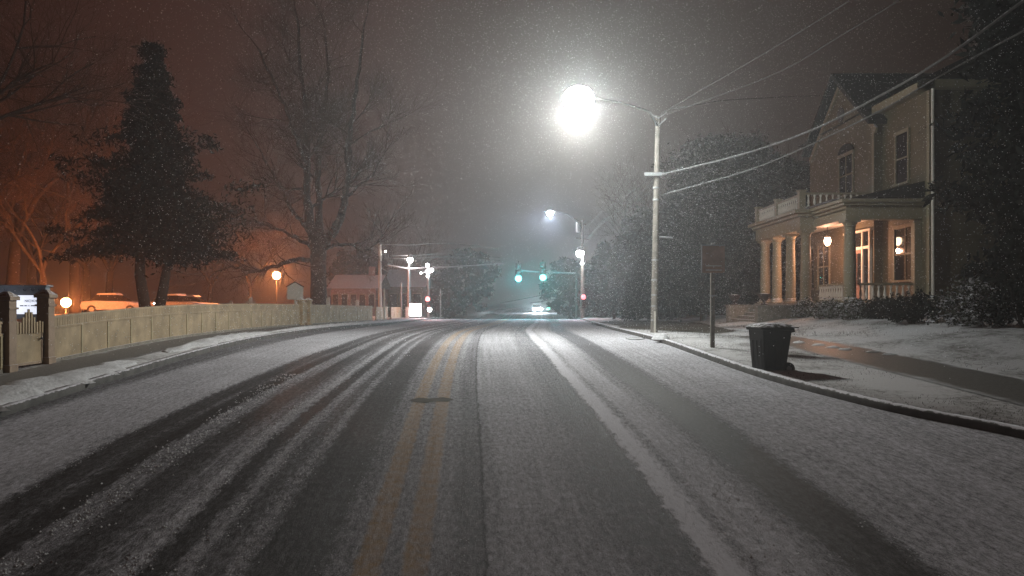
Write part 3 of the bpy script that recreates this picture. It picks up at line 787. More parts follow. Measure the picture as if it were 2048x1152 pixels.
for (a, b) in ((40, 47), (49, 54), (57, 59), (62, 70), (72, 80), (-6, 8)):
    p = at(a, 611.5, 19.49) - c0; q = at(b, 611.5, 19.49) - c0
    mb.box(p.x, q.x, p.y - .008, p.y - .003, p.z - .014, p.z + .014)
mb.obj('small_lettering', M['ink2'], sgn)
mb = MB()
for px in (50, 66, 80, 12):
    p = at(px, 580, 19.5) - c0; mb.tube([p + Vector((-.035, -.008, .03)), p + Vector((-.02, -.008, -.02)), p + Vector((.02, -.008, -.02)), p + Vector((.035, -.008, .03))], .008, 5)
mb.obj('ornament', M['ink'], sgn)
lamp_light('sign_glow', (.2, -.5, (t1 + t2) / 2), (.85, .9, 1), 5, .2, sgn)

# board sign on a post further along
bp = at(590, 612, 44); g6 = gz(bp.x, 44)
bd = thing('notice_board', 'plain cream board sign with pointed top behind the fence beside the big tree', 'sign board', (bp.x, 44, g6))
zb = at(0, 599, 44).z - g6; zt = at(0, 571, 44).z - g6
MB().prism([(-.45, zb), (.45, zb), (.45, zt - .05), (0, zt + .16), (-.45, zt - .05)], 'y', 0, .06).obj('board', M['pale_paint'], bd, bevel=.008)
MB().tube([(-.5, -.02, zt - .08), (0, -.02, zt + .2), (.5, -.02, zt - .08)], .035, 6).obj('cap_moulding', M['bark'], bd)
MB().box(-.06, .06, .062, .16, -.2, zt - .2).obj('post', M['pale_paint'], bd)
# low stone markers seen over the fence
for (px, py, pd, hh, lab) in ((501, 596, 50, .9, 'small pale cross marker over the fence left of the board sign'), (462, 604, 52, .6, 'small pale marker stone over the fence far left of the board sign'), (656, 597, 50, .9, 'small pale stone over the fence right of the big tree'), (714, 602, 56, .8, 'small pale pointed stone over the fence below the distant house')):
    p = at(px, py, pd); g_ = gz(p.x, pd)
    mb = MB().box(-.1, .1, -.08, .08, -.1, p.z - g_).box(-.2, .2, -.14, .14, -.1, .2)
    if px < 510: mb.box(-.3, .3, -.05, .05, p.z - g_ - .32, p.z - g_ - .2)
    mb.frus(-.1, .1, -.08, .08, p.z - g_, p.z - g_ + .08, .5)
    o = mb.obj('marker_stone', M['pale_paint'], None, bevel=.01); o.location = (p.x, pd, g_); tag(o, lab, 'marker stone', 'pale stones behind the fence')

# orange lamps
def post_lamp(px, py, d, r, label, col, glowv, power):
    p = at(px, py, d); g_ = gz(p.x, d)
    t = thing('post_lamp', label, 'post lamp', (p.x, d, g_), 0, 'orange post lamps')
    h = p.z - g_
    MB().lathe([(.09, -.1), (.09, .15), (.045, .2), (.04, h - r - .06), (.08, h - r - .02)], (0, 0, 0), 10).obj('post', M['dark_metal'], t, True)
    MB().ball((0, 0, h), r, 16, 10).obj('globe', mat_emit('sodium_globe', col, glowv), t, True)
    MB().lathe([(r * .5, 0), (r * .3, .07), (.02, .12)], (0, 0, h + r * .92), 10).obj('finial', M['dark_metal'], t, True)
    lamp_light('globe_glow', (.0, -r - .15, h), (1, .27, .07), power, .1, t)
    lamp_light('globe_glow', (.0, r + .15, h), (1, .24, .06), power * 1.6, .1, t)
    return t
post_lamp(553, 551, 66, .34, 'orange globe lamp on a post glowing left of the big bare tree', (1, .50, .18), 40, 3000)
post_lamp(132, 605, 54, .33, 'orange globe lamp low behind the fence near the left edge', (1, .48, .15), 40, 1500)

# ------------------------------------------------------------------ cars
def car(label, loc, rz, group, headlights=False, scale=1.0):
    t = thing('parked_car' if not headlights else 'oncoming_car', label, 'car', loc, rz, group)
    secs = [(-2.2, .55, .70, .80), (-2.1, .35, .92, .86), (-1.3, .30, 1.0, .9), (1.0, .30, .95, .9), (2.0, .32, .85, .86), (2.2, .45, .66, .78)]
    V = []; n = 8
    for (x, zb, zt, hw) in secs:
        V += [(x, -hw, zb), (x, -hw * 1.02, (zb + zt) / 2), (x, -hw * .97, zt - .06), (x, -hw * .85, zt), (x, hw * .85, zt), (x, hw * .97, zt - .06), (x, hw * 1.02, (zb + zt) / 2), (x, hw, zb)]
    F = [(k * n + i, k * n + (i + 1) % n, (k + 1) * n + (i + 1) % n, (k + 1) * n + i) for k in range(len(secs) - 1) for i in range(n)] + [tuple(range(n)), tuple(range((len(secs) - 1) * n, len(secs) * n))]
    MB().add(V, F).obj('body', M['car_snow'], t, True)
    def cab(hw0, hw1, pts):
        V = [(x, s * (hw0 if z < 1.1 else hw1), z) for s in (-1, 1) for x, z in pts]; m = len(pts)
        return V, [tuple(range(m)), tuple(range(2 * m - 1, m - 1, -1))] + [(i, (i + 1) % m, m + (i + 1) % m, m + i) for i in range(m)]
    MB().add(*cab(.80, .62, [(-1.75, .96), (-1.1, 1.42), (.25, 1.45), (1.0, .96)])).obj('cabin', M['glass'], t)
    MB().add(*cab(.66, .66, [(-1.15, 1.41), (-1.0, 1.53), (.2, 1.56), (.4, 1.41)])).obj('roof', M['car_snow'], t, bevel=.03)
    for x in (-1.35, 1.35):
        for s in (-1, 1):
            w_ = MB().rod((x, s * .72, .32), (x, s * .93, .32), .32, .32, 18).obj('wheel', M['rubber'], t, True)
            MB().rod((x, s * .925, .32), (x, s * .945, .32), .19, .17, 12).obj('rim', M['metal'], w_)
    em = mat_emit('headlight_glow', (.9, 1, 1), 90) if headlights else M['glass']
    for s in (-1, 1):
        MB().ball((2.17, s * .62, .62), .15 if headlights else .1, 10, 7, (.5, 1.2, 1)).obj('headlight', em, t, True)
        if headlights: lamp_light('headlight_beam', (2.5, s * .62, .62), (.80, .92, 1), 2400, .08, t)
    return t
P = at(238, 610, 60)
car('snow-covered parked car glowing orange left of the evergreen trunks', (P.x - .3, 60, gz(P.x, 60) + .02), R(8), 'parked cars behind the fence')
P = at(292, 612, 57)
car('snow-covered parked car half hidden behind the evergreen trunks', (P.x + .6, 64, gz(P.x, 60) - .1), R(2), 'parked cars behind the fence')
P = at(356, 610, 61)
c3 = car('snow-covered parked car right of the evergreen trunks', (P.x, 61, gz(P.x, 61) - .02), R(-6), 'parked cars behind the fence')
bulb_fixture('small_lamp', 'small white light just right of the evergreen trunk above the fence', 'lamp', at(309, 607, 52), .07, (1, .9, .8), 40, 4, at(309, 615, 52))
P = at(1075, 617, 130)
car('oncoming car with both headlights on far down the road', (P.x, 132.2, gz(P.x, 132)), R(-90), 'cars on the road', True)

# ------------------------------------------------------------------ vegetation
def seg_mesh(segs, n=4):
    S = np.array([(*a, *b, ra, rb) for a, b, ra, rb in segs], dtype=np.float64)
    A = S[:, :3]; B = S[:, 3:6]; ra = S[:, 6]; rb = S[:, 7]
    D = B - A; D /= np.linalg.norm(D, axis=1, keepdims=True) + 1e-9
    T = np.where(np.abs(D[:, 2:3]) < .9, np.array([[0, 0, 1.]]), np.array([[1., 0, 0]]))
    U = np.cross(D, T); U /= np.linalg.norm(U, axis=1, keepdims=True) + 1e-9; W = np.cross(D, U)
    V = []
    for C, r in ((A, ra), (B, rb)):
        for i in range(n):
            q = 2 * math.pi * i / n
            V.append(C + (U * math.cos(q) + W * math.sin(q)) * r[:, None])
    V = np.stack(V, 1).reshape(-1, 3); m = len(S)
    F = []
    for i in range(n):
        j = (i + 1) % n
        F.append(np.stack([np.arange(m) * 2 * n + i, np.arange(m) * 2 * n + j, np.arange(m) * 2 * n + n + j, np.arange(m) * 2 * n + n + i], 1))
    return V, np.concatenate(F)

def grow(r, p, d, rad, length, depth, segs, twigs, spread=.55, up=.12, gnarl=.28, kids=(2, 4)):
    n = 4 if depth > 1 else 3
    p = Vector(p); d = Vector(d).normalized(); r0 = rad
    for i in range(n):
        d = (d + Vector((r.gauss(0, gnarl), r.gauss(0, gnarl), r.gauss(0, gnarl * .7) + up)) * .5).normalized()
        q = p + d * (length / n); r1 = rad * (1 - .42 * (i + 1) / n)
        (segs if depth > 1 else twigs).append((tuple(p), tuple(q), r0, r1)); r0 = r1; p = q
        if depth > 0 and i >= 1 - (depth < 3):
            for _ in range(r.randint(*kids) - (i < n - 1)):
                ax = Vector((r.gauss(0, 1), r.gauss(0, 1), r.gauss(0, .7))).normalized()
                nd = (d + ax * r.uniform(spread, spread * 1.9)).normalized()
                grow(r, p, nd, max(.006, r1 * r.uniform(.45, .68)), length * r.uniform(.52, .78), depth - 1, segs, twigs, spread, up, gnarl, kids)

def limb(pts, r0, r1, segs, r, tw, depth=2, dens=1.0, ln=2.6):
    """hand placed limb through points; shoots grow from it"""
    P = [Vector(p) for p in pts]; n = len(P)
    fine = []
    for i in range(n - 1):
        p0 = P[max(i - 1, 0)]; p1 = P[i]; p2 = P[i + 1]; p3 = P[min(i + 2, n - 1)]
        for k in range(5):
            t = k / 5
            fine.append(.5 * ((2 * p1) + (-p0 + p2) * t + (2 * p0 - 5 * p1 + 4 * p2 - p3) * t * t + (-p0 + 3 * p1 - 3 * p2 + p3) * t ** 3) + Vector((r.gauss(0, .05), r.gauss(0, .12), r.gauss(0, .05))))
    fine.append(P[-1]); m = len(fine)
    for i in range(m - 1):
        a = r0 + (r1 - r0) * (i / m) ** .8; b = r0 + (r1 - r0) * ((i + 1) / m) ** .8
        segs.append((tuple(fine[i]), tuple(fine[i + 1]), a, b))
        if i > m * .22 and r.random() < dens:
            d = (fine[i + 1] - fine[i]).normalized()
            ax = Vector((r.gauss(0, 1), r.gauss(0, 1), r.gauss(0, .6))).normalized()
            grow(r, fine[i], (d * .7 + ax).normalized(), max(.02, b * .38), ln * r.uniform(.6, 1.2), depth, segs, tw, .5, .10)
    d = (fine[-1] - fine[-2]).normalized()
    grow(r, fine[-1], d, r1, ln, depth, segs, tw, .5, .1)

# the big bare tree
TD = 52.0; r = random.Random(5); segs = []; tw = []
A = lambda px, py, dy=0: at(px, py, TD + dy)
tb = A(637, 606); tb.z = gz(tb.x, TD)
trunk = MB(); tz = [(tb + Vector((0, 0, -.3)), .78), (tb + Vector((0, 0, .5)), .58), (A(637, 560), .50), (A(636, 520), .50), (A(638, 490), .56), (A(640, 474), .50)]
limb([A(632, 484), A(618, 430), A(612, 360), A(612, 250, 1), A(602, 140, 1), A(590, 20, 2)], .40, .06, segs, r, tw, 3, .62, 3.0)
limb([A(650, 486), A(678, 440, -1), A(696, 360, -1), A(700, 270, -2), A(716, 160, -2), A(728, 50, -2)], .34, .05, segs, r, tw, 3, .6, 2.8)
limb([A(640, 470), A(636, 380, 2), A(640, 280, 2), A(655, 170, 3), A(650, 60, 3)], .30, .05, segs, r, tw, 3, .6, 2.8)
limb([A(626, 476), A(600, 440), A(572, 402, 1), A(548, 352, 1), A(520, 300, 1)], .20, .04, segs, r, tw, 2, .8, 2.4)
limb([A(614, 330), A(596, 290, -1), A(566, 210, -1), A(540, 150, -1), A(515, 95, -1)], .16, .04, segs, r, tw, 2, .8, 2.4)
limb([A(622, 494), A(596, 478, -1), A(566, 464, -1), A(530, 450, -2), A(500, 440, -2), A(470, 452, -2)], .15, .03, segs, r, tw, 2, .8, 2.0)
limb([A(625, 522), A(590, 520, -1), A(548, 532, -1), A(505, 542, -1), A(462, 536, -1), A(420, 550, -1)], .20, .03, segs, r, tw, 2, .9, 1.7)
limb([A(650, 500), A(676, 490, -1), A(704, 490, -1), A(728, 504, -1), A(752, 486, -1), A(768, 462, -1)], .15, .03, segs, r, tw, 2, .8, 1.8)
limb([A(690, 400), A(716, 372, -1), A(745, 350, -1), A(770, 300, -1)], .12, .03, segs, r, tw, 2, .8, 2.0)
bt = thing('bare_tree', 'huge bare tree with a thick forked trunk behind the fence', 'tree', tb)
tm = MB().tube([p - tb for p, _ in tz], [q for _, q in tz], 14).obj('trunk', M['bark'], bt, True)
V, F = seg_mesh(segs, 7); raw_obj('limbs', V - np.array(tb), F, M['bark'], bt, True)
V, F = seg_mesh(tw, 3); raw_obj('crown', V - np.array(tb), F, M['twig'], bt)

def bare_tree(seed, height, rad, depth=4, lean=(0, 0), spread=.55, up=.14, kids=(2, 3), trunk_frac=.25, thick=1.0):
    r = random.Random(seed); s = []; t = []
    base = Vector((0, 0, -.3)); top = Vector((lean[0], lean[1], height * trunk_frac))
    for k in range(3):
        a = base.lerp(top, k / 3); b = base.lerp(top, (k + 1) / 3)
        s.append((tuple(a), tuple(b), rad * (1.25 - .12 * k), rad * (1.13 - .12 * k)))
    tr = list(s); s = []
    for k in range(4):
        q = 2 * math.pi * (k + r.random() * .6) / 4
        grow(r, top, (math.cos(q) * .55, math.sin(q) * .55, 1), rad * .55, height * .36, depth, s, t, spread, up, .28, kids)
    return tr, s, [(a, b, x * thick, y * thick) for a, b, x, y in t]
def place_bare(name, label, px, d, data, group, rz=0, twigm=None):
    x = at(px, 600, d).x
    o = thing(name, label, 'tree', (x, d, gz(x, d)), rz, group)
    tr, s, t = data
    V, F = seg_mesh(tr + s, 6); raw_obj('trunk', V, F, M['bark'], o, True)
    if t: V, F = seg_mesh(t, 3); raw_obj('crown', V, F, twigm or M['twig'], o)
    return o
B1 = bare_tree(21, 15, .30, 4, (.3, 0), .6, .05, (2, 3))
B2 = bare_tree(33, 12, .24, 4, (-.4, 0), .62, .02, (2, 3))
print('twigs', len(B1[2]), len(B2[2]))
g1 = 'bare trees behind the fence'
t1_ = place_bare('bare_tree', 'wide bare tree lit red at the left edge above the gate', 20, 60, B1, g1); t1_.scale = (1.45, 1.45, 1.45)
t2_ = place_bare('bare_tree', 'low bare tree glowing orange above the lamp at the left edge', 95, 58, B2, g1)
def again(src, label, px, d, rz, sc=1.0):
    x = at(px, 600, d).x; o = copy_thing(src, label, (x, d, gz(x, d)), rz); o.scale = (sc, sc, sc); return o
again(t2_, 'low bare tree lit orange behind the post lamp left of the big tree', 500, 74, 2.0, .85)
again(t2_, 'bare tree between the evergreen and the orange post lamp', 415, 80, 4.0, 1.0)
again(t1_, 'tall bare tree far behind the snow-covered cars at left', 215, 78, 1.2, 1.15)
again(t1_, 'faint bare tree behind the left signal mast', 800, 98, 2.2, .8)

again(t2_, 'bare tree with reddish branches rising beside the low lamp at the left edge', 60, 70, 2.4, 1.6)
again(t2_, 'faint reddish bare tree between the left edge and the parked car', 175, 84, 5.4, 1.7)

def leaves(name, C, size, mat, parent, rs, flat=0.0, elong=1.0):
    """C (n,3) leaf-clump centres -> one leafy mesh of small folded faces"""
    n = len(C)
    D = rs.normal(size=(n, 3)); D[:, 2] *= (1 - flat); D /= np.linalg.norm(D, axis=1, keepdims=True)
    E = rs.normal(size=(n, 3)); E -= D * np.sum(D * E, 1, keepdims=True); E /= np.linalg.norm(E, axis=1, keepdims=True)
    N = np.cross(D, E)
    s = size * rs.uniform(.5, 1.35, size=(n, 1))
    a = C - D * s * elong; b = C + E * s * .5 + N * s * .12; c = C + D * s * elong; d = C - E * s * .5 + N * s * .12
    V = np.stack([a, b, c, d], 1).reshape(-1, 3); F = np.arange(4 * n).reshape(-1, 4)
    return raw_obj(name, V, F, mat, parent)

def broad_centres(rs, H, Rr, z0, clumps, per, rag=.25, power=.6, csz=.55):
    """leaf positions in clumps over an uneven crown"""
    out = []
    for _ in range(clumps):
        z = z0 + (H - z0) * rs.uniform() ** .9
        t = (z - z0) / (H - z0)
        prof = Rr * (math.sin(math.pi * min(1, t * .82 + .14)) ** power)
        q = rs.uniform(0, 2 * math.pi); lob = 1 + rag * math.sin(3 * q + z) + rag * .6 * math.sin(5 * q - 1.7 * z)
        rr = prof * lob * rs.uniform(.25, 1.0) ** .5
        c = np.array([rr * math.cos(q), rr * math.sin(q), z])
        out.append(c + rs.normal(size=(per, 3)) * np.array([csz, csz, csz * .55]) * rs.uniform(.6, 1.3))
    return np.concatenate(out)
def cone_centres(rs, H, Rr, z0, branches, per, droop=.25, pw=.8, lo=.65, hi=1.12):
    out = []
    for _ in range(branches):
        t = rs.uniform() ** 1.15; z = z0 + (H - z0) * t
        L = Rr * (1 - t) ** pw * rs.uniform(lo, hi) + .10
        q = rs.uniform(0, 2 * math.pi); s = rs.uniform(.15, 1, size=per)
        x = L * s * math.cos(q); y = L * s * math.sin(q); zz = z - droop * L * s ** 1.5 + .1 * L * s
        wd = .10 + .22 * s * (1 - s) * 2
        out.append(np.stack([x, y, zz], 1) + rs.normal(size=(per, 3)) * wd[:, None] * np.array([1.2, 1.2, .6]))
    return np.concatenate(out)

def trunk_limbs(rs, H, Rr, z0, rad, n=12, forks=None):
    s = []
    prev = np.array([0, 0, -.3]); r0 = rad * 1.2
    for k in range(6):
        nx = np.array([rs.normal() * .12, rs.normal() * .12, H * .88 * (k + 1) / 6]); r1 = rad * (1 - .8 * (k + 1) / 6)
        s.append((tuple(prev), tuple(nx), r0, r1)); prev = nx; r0 = r1
    for k in range(n):
        z = z0 + (H * .8 - z0) * k / n; q = rs.uniform(0, 6.28); L = Rr * .75 * (1 - .5 * k / n)
        a = np.array([0, 0, z]); b = np.array([L * .5 * math.cos(q), L * .5 * math.sin(q), z + L * .25]); c = np.array([L * math.cos(q), L * math.sin(q), z + L * .35])
        s += [(tuple(a), tuple(b), rad * .3, rad * .2), (tuple(b), tuple(c), rad * .2, rad * .06)]
    return s

# the dark evergreen at left (two stems)
rs = np.random.RandomState(3); ED = 40.0
ex = at(305, 600, ED).x; ez = gz(ex, ED)
ev = thing('evergreen_tree', 'tall dark two-stemmed evergreen tree behind the fence', 'tree', (ex, ED, ez))
s_ = []
for (x0, x1, tp) in ((-.35, .2, 12.0), (.25, 1.2, 7.0)):
    pr = (x0 * .6, 0, -.3)
    for k in range(5):
        z = tp * (k + 1) / 5; nx = (x0 - (.55 if x0 < 0 else -.7) * math.sin(min(1, z / 3.5) * 1.57) * .6 + (x1 - x0) * .25 * k / 5, .1 * k, z)
        s_.append((pr, nx, .30 - .05 * k, .25 - .05 * k)); pr = nx
V, F = seg_mesh(s_, 9); raw_obj('trunk', V, F, M['bark'], ev, True)
C = np.concatenate([cone_centres(rs, 13.9, 4.2, 3.6, 260, 150, .22, 1.05, .45, 1.2), broad_centres(rs, 9.8, 3.2, 3.0, 120, 90, .55, .6, .40) + np.array([.35, 0, 0]),
                    broad_centres(rs, 6.2, 2.0, 3.0, 50, 80, .4) + np.array([1.5, -.3, 0])])
leaves('crown', C, .085, M['leaf_dark'], ev, rs, 0, 1.7)

def leafy(name, label, px, d, H, Rr, z0, clumps, per, mat, group, seed, kind='broad', size=.2, rad=.25, x=None, rz=0):
    rs = np.random.RandomState(seed)
    if x is None: x = at(px, 600, d).x
    o = thing(name, label, 'tree', (x, d, gz(x, d)), rz, group)
    C = broad_centres(rs, H, Rr, z0, clumps, per, .35, csz=.38) if kind == 'broad' else cone_centres(rs, H, Rr, z0, clumps, per)
    V, F = seg_mesh(trunk_limbs(rs, H, Rr, z0, rad), 7); raw_obj('trunk', V, F, M['bark'], o, True)
    leaves('crown', C, size * .8, mat, o, rs, 0, 1.5)
    return o
gr = 'trees beyond the house path'
a1 = leafy('evergreen_tree', 'tall snow-dusted evergreen left of the house behind the red sign', 1450, 50, 11.0, 4.4, 1.0, 620, 75, M['leaf_snow'], gr, 51, 'broad', .14)
a2 = leafy('evergreen_tree', 'snow-dusted evergreen directly behind the tall wooden pole', 1345, 56, 8.6, 3.8, .8, 560, 70, M['leaf_snow'], gr, 52, 'cone', .15)
def again_leafy(src, label, px, d, sc, rz):
    x = at(px, 600, d).x; o = copy_thing(src, label, (x, d, gz(x, d)), rz); o.scale = (sc, sc, sc); return o
again_leafy(a2, 'smaller snow-dusted evergreen right of the distant pole', 1262, 66, .95, 1.0)
again_leafy(a1, 'dark evergreen crowding the left end of the porch', 1535, 54, .95, 2.0)
again_leafy(a2, 'low evergreen between the pale cabinet and the wooden pole', 1298, 47, .52, 2.2)
again_leafy(a1, 'low snow-dusted tree close behind the red sign post', 1405, 43, .50, 4.1)
again_leafy(a2, 'faint evergreen farthest right beyond the distant floodlight', 1208, 84, .95, 3.3)
again_leafy(a1, 'tall faint evergreen behind the gable of the house', 1610, 66, 1.15, .7)
bt3 = bare_tree(77, 14, .26, 4, (.2, 0), .55, .14, (2, 3))
t3_ = place_bare('bare_tree', 'bare tree rising behind the wooden pole at right', 1290, 70, bt3, 'bare trees beyond the wooden pole')
o = again(t3_, 'bare tree rising above the evergreens left of the house', 1500, 60, 2.6, 1.0)
o['group'] = 'bare trees beyond the wooden pole'
# dark trees at far right beside the house
d1_ = leafy('evergreen_tree', 'tall black evergreen hiding the right side of the house', 0, 27.0, 14.5, 2.7, .2, 420, 90, M['leaf_unlit'], 'black evergreens at the right edge', 61, 'broad', .2, .3, x=18.9)
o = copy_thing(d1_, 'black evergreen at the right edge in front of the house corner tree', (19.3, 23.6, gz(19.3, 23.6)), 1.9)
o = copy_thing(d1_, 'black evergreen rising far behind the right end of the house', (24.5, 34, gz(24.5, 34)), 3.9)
again(t1_, 'tall bare tree reddish in the top left corner behind the gate', -150, 34, 3.6, 1.35)
again(t1_, 'bare tree with drooping red twigs between the left edge and the evergreen', 150, 64, 5.1, 1.25)

# far trees beyond the crossing, fading in the haze
f1 = leafy('evergreen_tree', 'faint broad tree beyond the crossing left of the green signals', 930, 118, 9.5, 4.6, .6, 120, 60, M['leaf_dark'], 'hazy trees beyond the crossing', 71, 'broad', .4)
again_leafy(f1, 'faint lower tree beyond the crossing near the red signal', 890, 105, .62, 1)
again_leafy(f1, 'faint tree behind the roofs at left of the crossing', 720, 112, 1.0, 2)
again_leafy(f1, 'faint tree beyond the crossing right of the oncoming car', 1140, 112, .85, 4)
again_leafy(f1, 'faint tall tree far behind the evergreens at right', 1340, 100, 1.3, 5)

# shrubs in front of the porch
def shrub(label, px, py, w_, h_, seed, mat, d=None, group='shrubs in front of the porch'):
    rs = np.random.RandomState(seed)
    if d is None: g = G(px, py)
    else: x = at(px, 600, d).x; g = Vector((x, d, gz(x, d)))
    o = thing('shrub', label, 'shrub', g, 0, group)
    n = 60; out = []
    for _ in range(n):
        v = rs.normal(size=3); v /= np.linalg.norm(v); v[2] = abs(v[2]); k = rs.uniform(.55, 1.0)
        out.append(np.array([v[0] * w_ / 2, v[1] * w_ / 2, v[2] * h_ * .86 + .1]) * k + rs.normal(size=(40, 3)) * .1)
    C = np.concatenate(out); C[:, 2] = np.abs(C[:, 2]) + .02
    leaves('foliage', C, .06, mat, o, rs)
    s = [((0, 0, -.1), tuple(np.array([math.cos(q) * w_ * .3, math.sin(q) * w_ * .3, h_ * .7])), .03, .01) for q in np.arange(0, 6.2, .9)]
    V, F = seg_mesh(s, 5); raw_obj('stem', V, F, M['bark'], o)
    return o
shrub('small snow-dusted shrub at the foot of the porch steps', 1612, 634, 1.0, .62, 81, M['shrub_snow'])
shrub('whitest snow-dusted shrub below the porch rail', 1662, 637, 1.15, .66, 82, M['shrub_snow'])
shrub('snow-dusted shrub below the large round porch column', 1708, 638, 1.1, .60, 83, M['shrub_snow'])
shrub('dark low shrub below the white balusters', 1762, 638, 1.1, .62, 84, M['leaf_dark'])
shrub('dark round shrub at the right end of the porch', 1822, 645, 1.5, .95, 85, M['leaf_dark'])
shrub('large frosted shrub right of the house downspout', 1935, 652, 1.9, 1.35, 86, M['shrub_snow'])
shrub('black shrub at the right edge of the lawn', 2050, 655, 2.2, 1.5, 87, M['leaf_unlit'])
shrub('small snowy shrub left of the porch steps', 1476, 628, 1.3, .5, 88, M['shrub_snow'], d=40)

# ------------------------------------------------------------------ the house
hx = 15.5
HB = gz(hx, 33) - .15
H = thing('house', 'large pale wooden house with a columned porch and front gable', 'house', (0, 0, 0))
def hp(name, mb, mat, parent=H, **k): return mb.obj(name, mat, parent, **k)
hp('wall', MB().box(hx, 24, 29.3, 41, -.9, 8.25), M['siding'])
gbw = hp('gable_wall', MB().box(hx - .35, 20, 33.0, 39.6, -.9, 7.85).prism([(33.0, 7.85), (39.6, 7.85), (36.3, 10.25)], 'x', hx - .35, 20), M['siding'])
rf = hp('roof', MB().prism([(32.55, 7.62), (32.6, 7.45), (36.3, 10.35), (40.0, 7.45), (40.05, 7.62), (36.3, 10.62)], 'x', hx - .8, 21).add(
    [(hx - .5, 28.8, 8.25), (24.5, 28.8, 8.25), (24.5, 41.5, 8.25), (hx - .5, 41.5, 8.25), (19.5, 33, 10.6), (19.5, 37, 10.6)],
    [(0, 1, 4), (1, 2, 5, 4), (2, 3, 5), (3, 0, 4, 5), (0, 3, 2, 1)]), M['roof'])
hp('chimney', MB().box(19.5, 20.3, 31.4, 32.2, 9.2, 11.6), M['brick'], rf)
hp('eave_trim', MB().box(hx - .45, hx - .02, 28.85, 33.0, 7.95, 8.23).box(hx - .45, 24.4, 28.85, 29.28, 7.95, 8.23).prism([(32.6, 7.3), (32.75, 7.1), (36.3, 9.95), (36.3, 10.2)], 'x', hx - .45, hx - .36).prism([(40.0, 7.3), (39.85, 7.1), (36.3, 9.95), (36.3, 10.2)], 'x', hx - .45, hx - .36), M['house_trim'])
hp('corner_board', MB().box(hx - .03, hx + .16, 29.22, 29.297, -.8, 7.94).box(hx - .035, hx - .003, 29.22, 29.42, -.8, 7.94).box(hx - .385, hx - .352, 32.96, 33.14, 3.9, 7.4), M['house_trim'])
hp('downspout', MB().tube([(hx + .02, 29.08, 7.95), (hx + .04, 29.13, 7.6), (hx + .05, 29.13, 0), (hx + .06, 29.12, -.6), (hx - .1, 28.9, -.75)], .055, 8), M['pale_paint'], smooth=True)
def window(x, y0, y1, z0, z1, arch=False, lit=None, rows=2, cols=2):
    """window in a wall facing the road (-x)"""
    fr = MB(); t_ = .09
    fr.box(x - .07, x - .003, y0 - t_, y0, z0, z1).box(x - .07, x - .003, y1, y1 + t_, z0, z1).box(x - .09, x - .003, y0 - t_ - .03, y1 + t_ + .03, z1, z1 + .14).box(x - .12, x - .003, y0 - t_ - .04, y1 + t_ + .04, z0 - .08, z0)
    w_ = fr.obj('window', M['house_trim'], H)
    MB().box(x - .022, x - .003, y0, y1, z0, z1).obj('pane', lit or M['glass'], w_)
    sh = MB()
    for k in range(1, cols):
        y = y0 + (y1 - y0) * k / cols; sh.box(x - .05, x - .024, y - .025, y + .025, z0, z1)
    for k in range(1, rows):
        z = z0 + (z1 - z0) * k / rows; sh.box(x - .053, x - .024, y0, y1, z - .03, z + .03)
    sh.obj('sash', M['house_trim'], w_)
    if arch:
        pts = [(y0 + (y1 - y0) / 2 + (y1 - y0) / 2 * math.cos(q) * 1.15, z1 + .14 + .4 * math.sin(q)) for q in [R(12 * k) for k in range(16)]]
        MB().prism(pts, 'x', x - .07, x - .003).obj('arch_head', M['glass'], w_)
    return w_
window(hx, 30.15, 31.85, .95, 3.0)
window(hx, 30.8, 31.75, 4.8, 6.75, cols=1)
window(hx - .35, 35.0, 36.4, 4.95, 6.7, arch=True, cols=2)
window(hx - .35, 37.6, 38.9, .75, 2.85)
window(hx, 40.0, 40.7, .8, 2.8, cols=1)
hp('round_vent', MB().lathe([(.34, -.03), (.36, 0), (.34, .03)], (hx - .37, 36.3, 8.7), 20, Matrix.Rotation(R(90), 4, 'Y')), M['dark_metal'])
# front door with transom and side lights
dx = hx - .35
dr = hp('door', MB().box(dx - .05, dx - .003, 34.0, 35.0, .08, 2.35), M['brick'])
MB().box(dx - .075, dx - .052, 34.12, 34.45, .9, 2.2).box(dx - .075, dx - .052, 34.55, 34.88, .9, 2.2).obj('pane', M['glass'], dr)
MB().ball((dx - .1, 34.1, 1.1), .04, 8, 6).obj('handle', M['metal'], dr)
dfm = hp('door_frame', MB().box(dx - .10, dx - .003, 33.2, 33.32, .06, 3.1).box(dx - .10, dx - .003, 33.88, 33.99, .06, 3.1).box(dx - .10, dx - .003, 35.01, 35.13, .06, 3.1).box(dx - .11, dx - .003, 35.6, 35.72, .06, 3.1).box(dx - .09, dx - .004, 33.33, 35.59, 2.36, 2.48).box(dx - .13, dx - .003, 33.1, 35.8, 3.1, 3.19), M['pale_paint'])
MB().box(dx - .03, dx - .003, 33.33, 35.59, 2.49, 3.09).box(dx - .03, dx - .003, 33.33, 33.87, .5, 2.35).box(dx - .03, dx - .003, 35.14, 35.59, .5, 2.35).obj('pane', M['glass'], dfm)
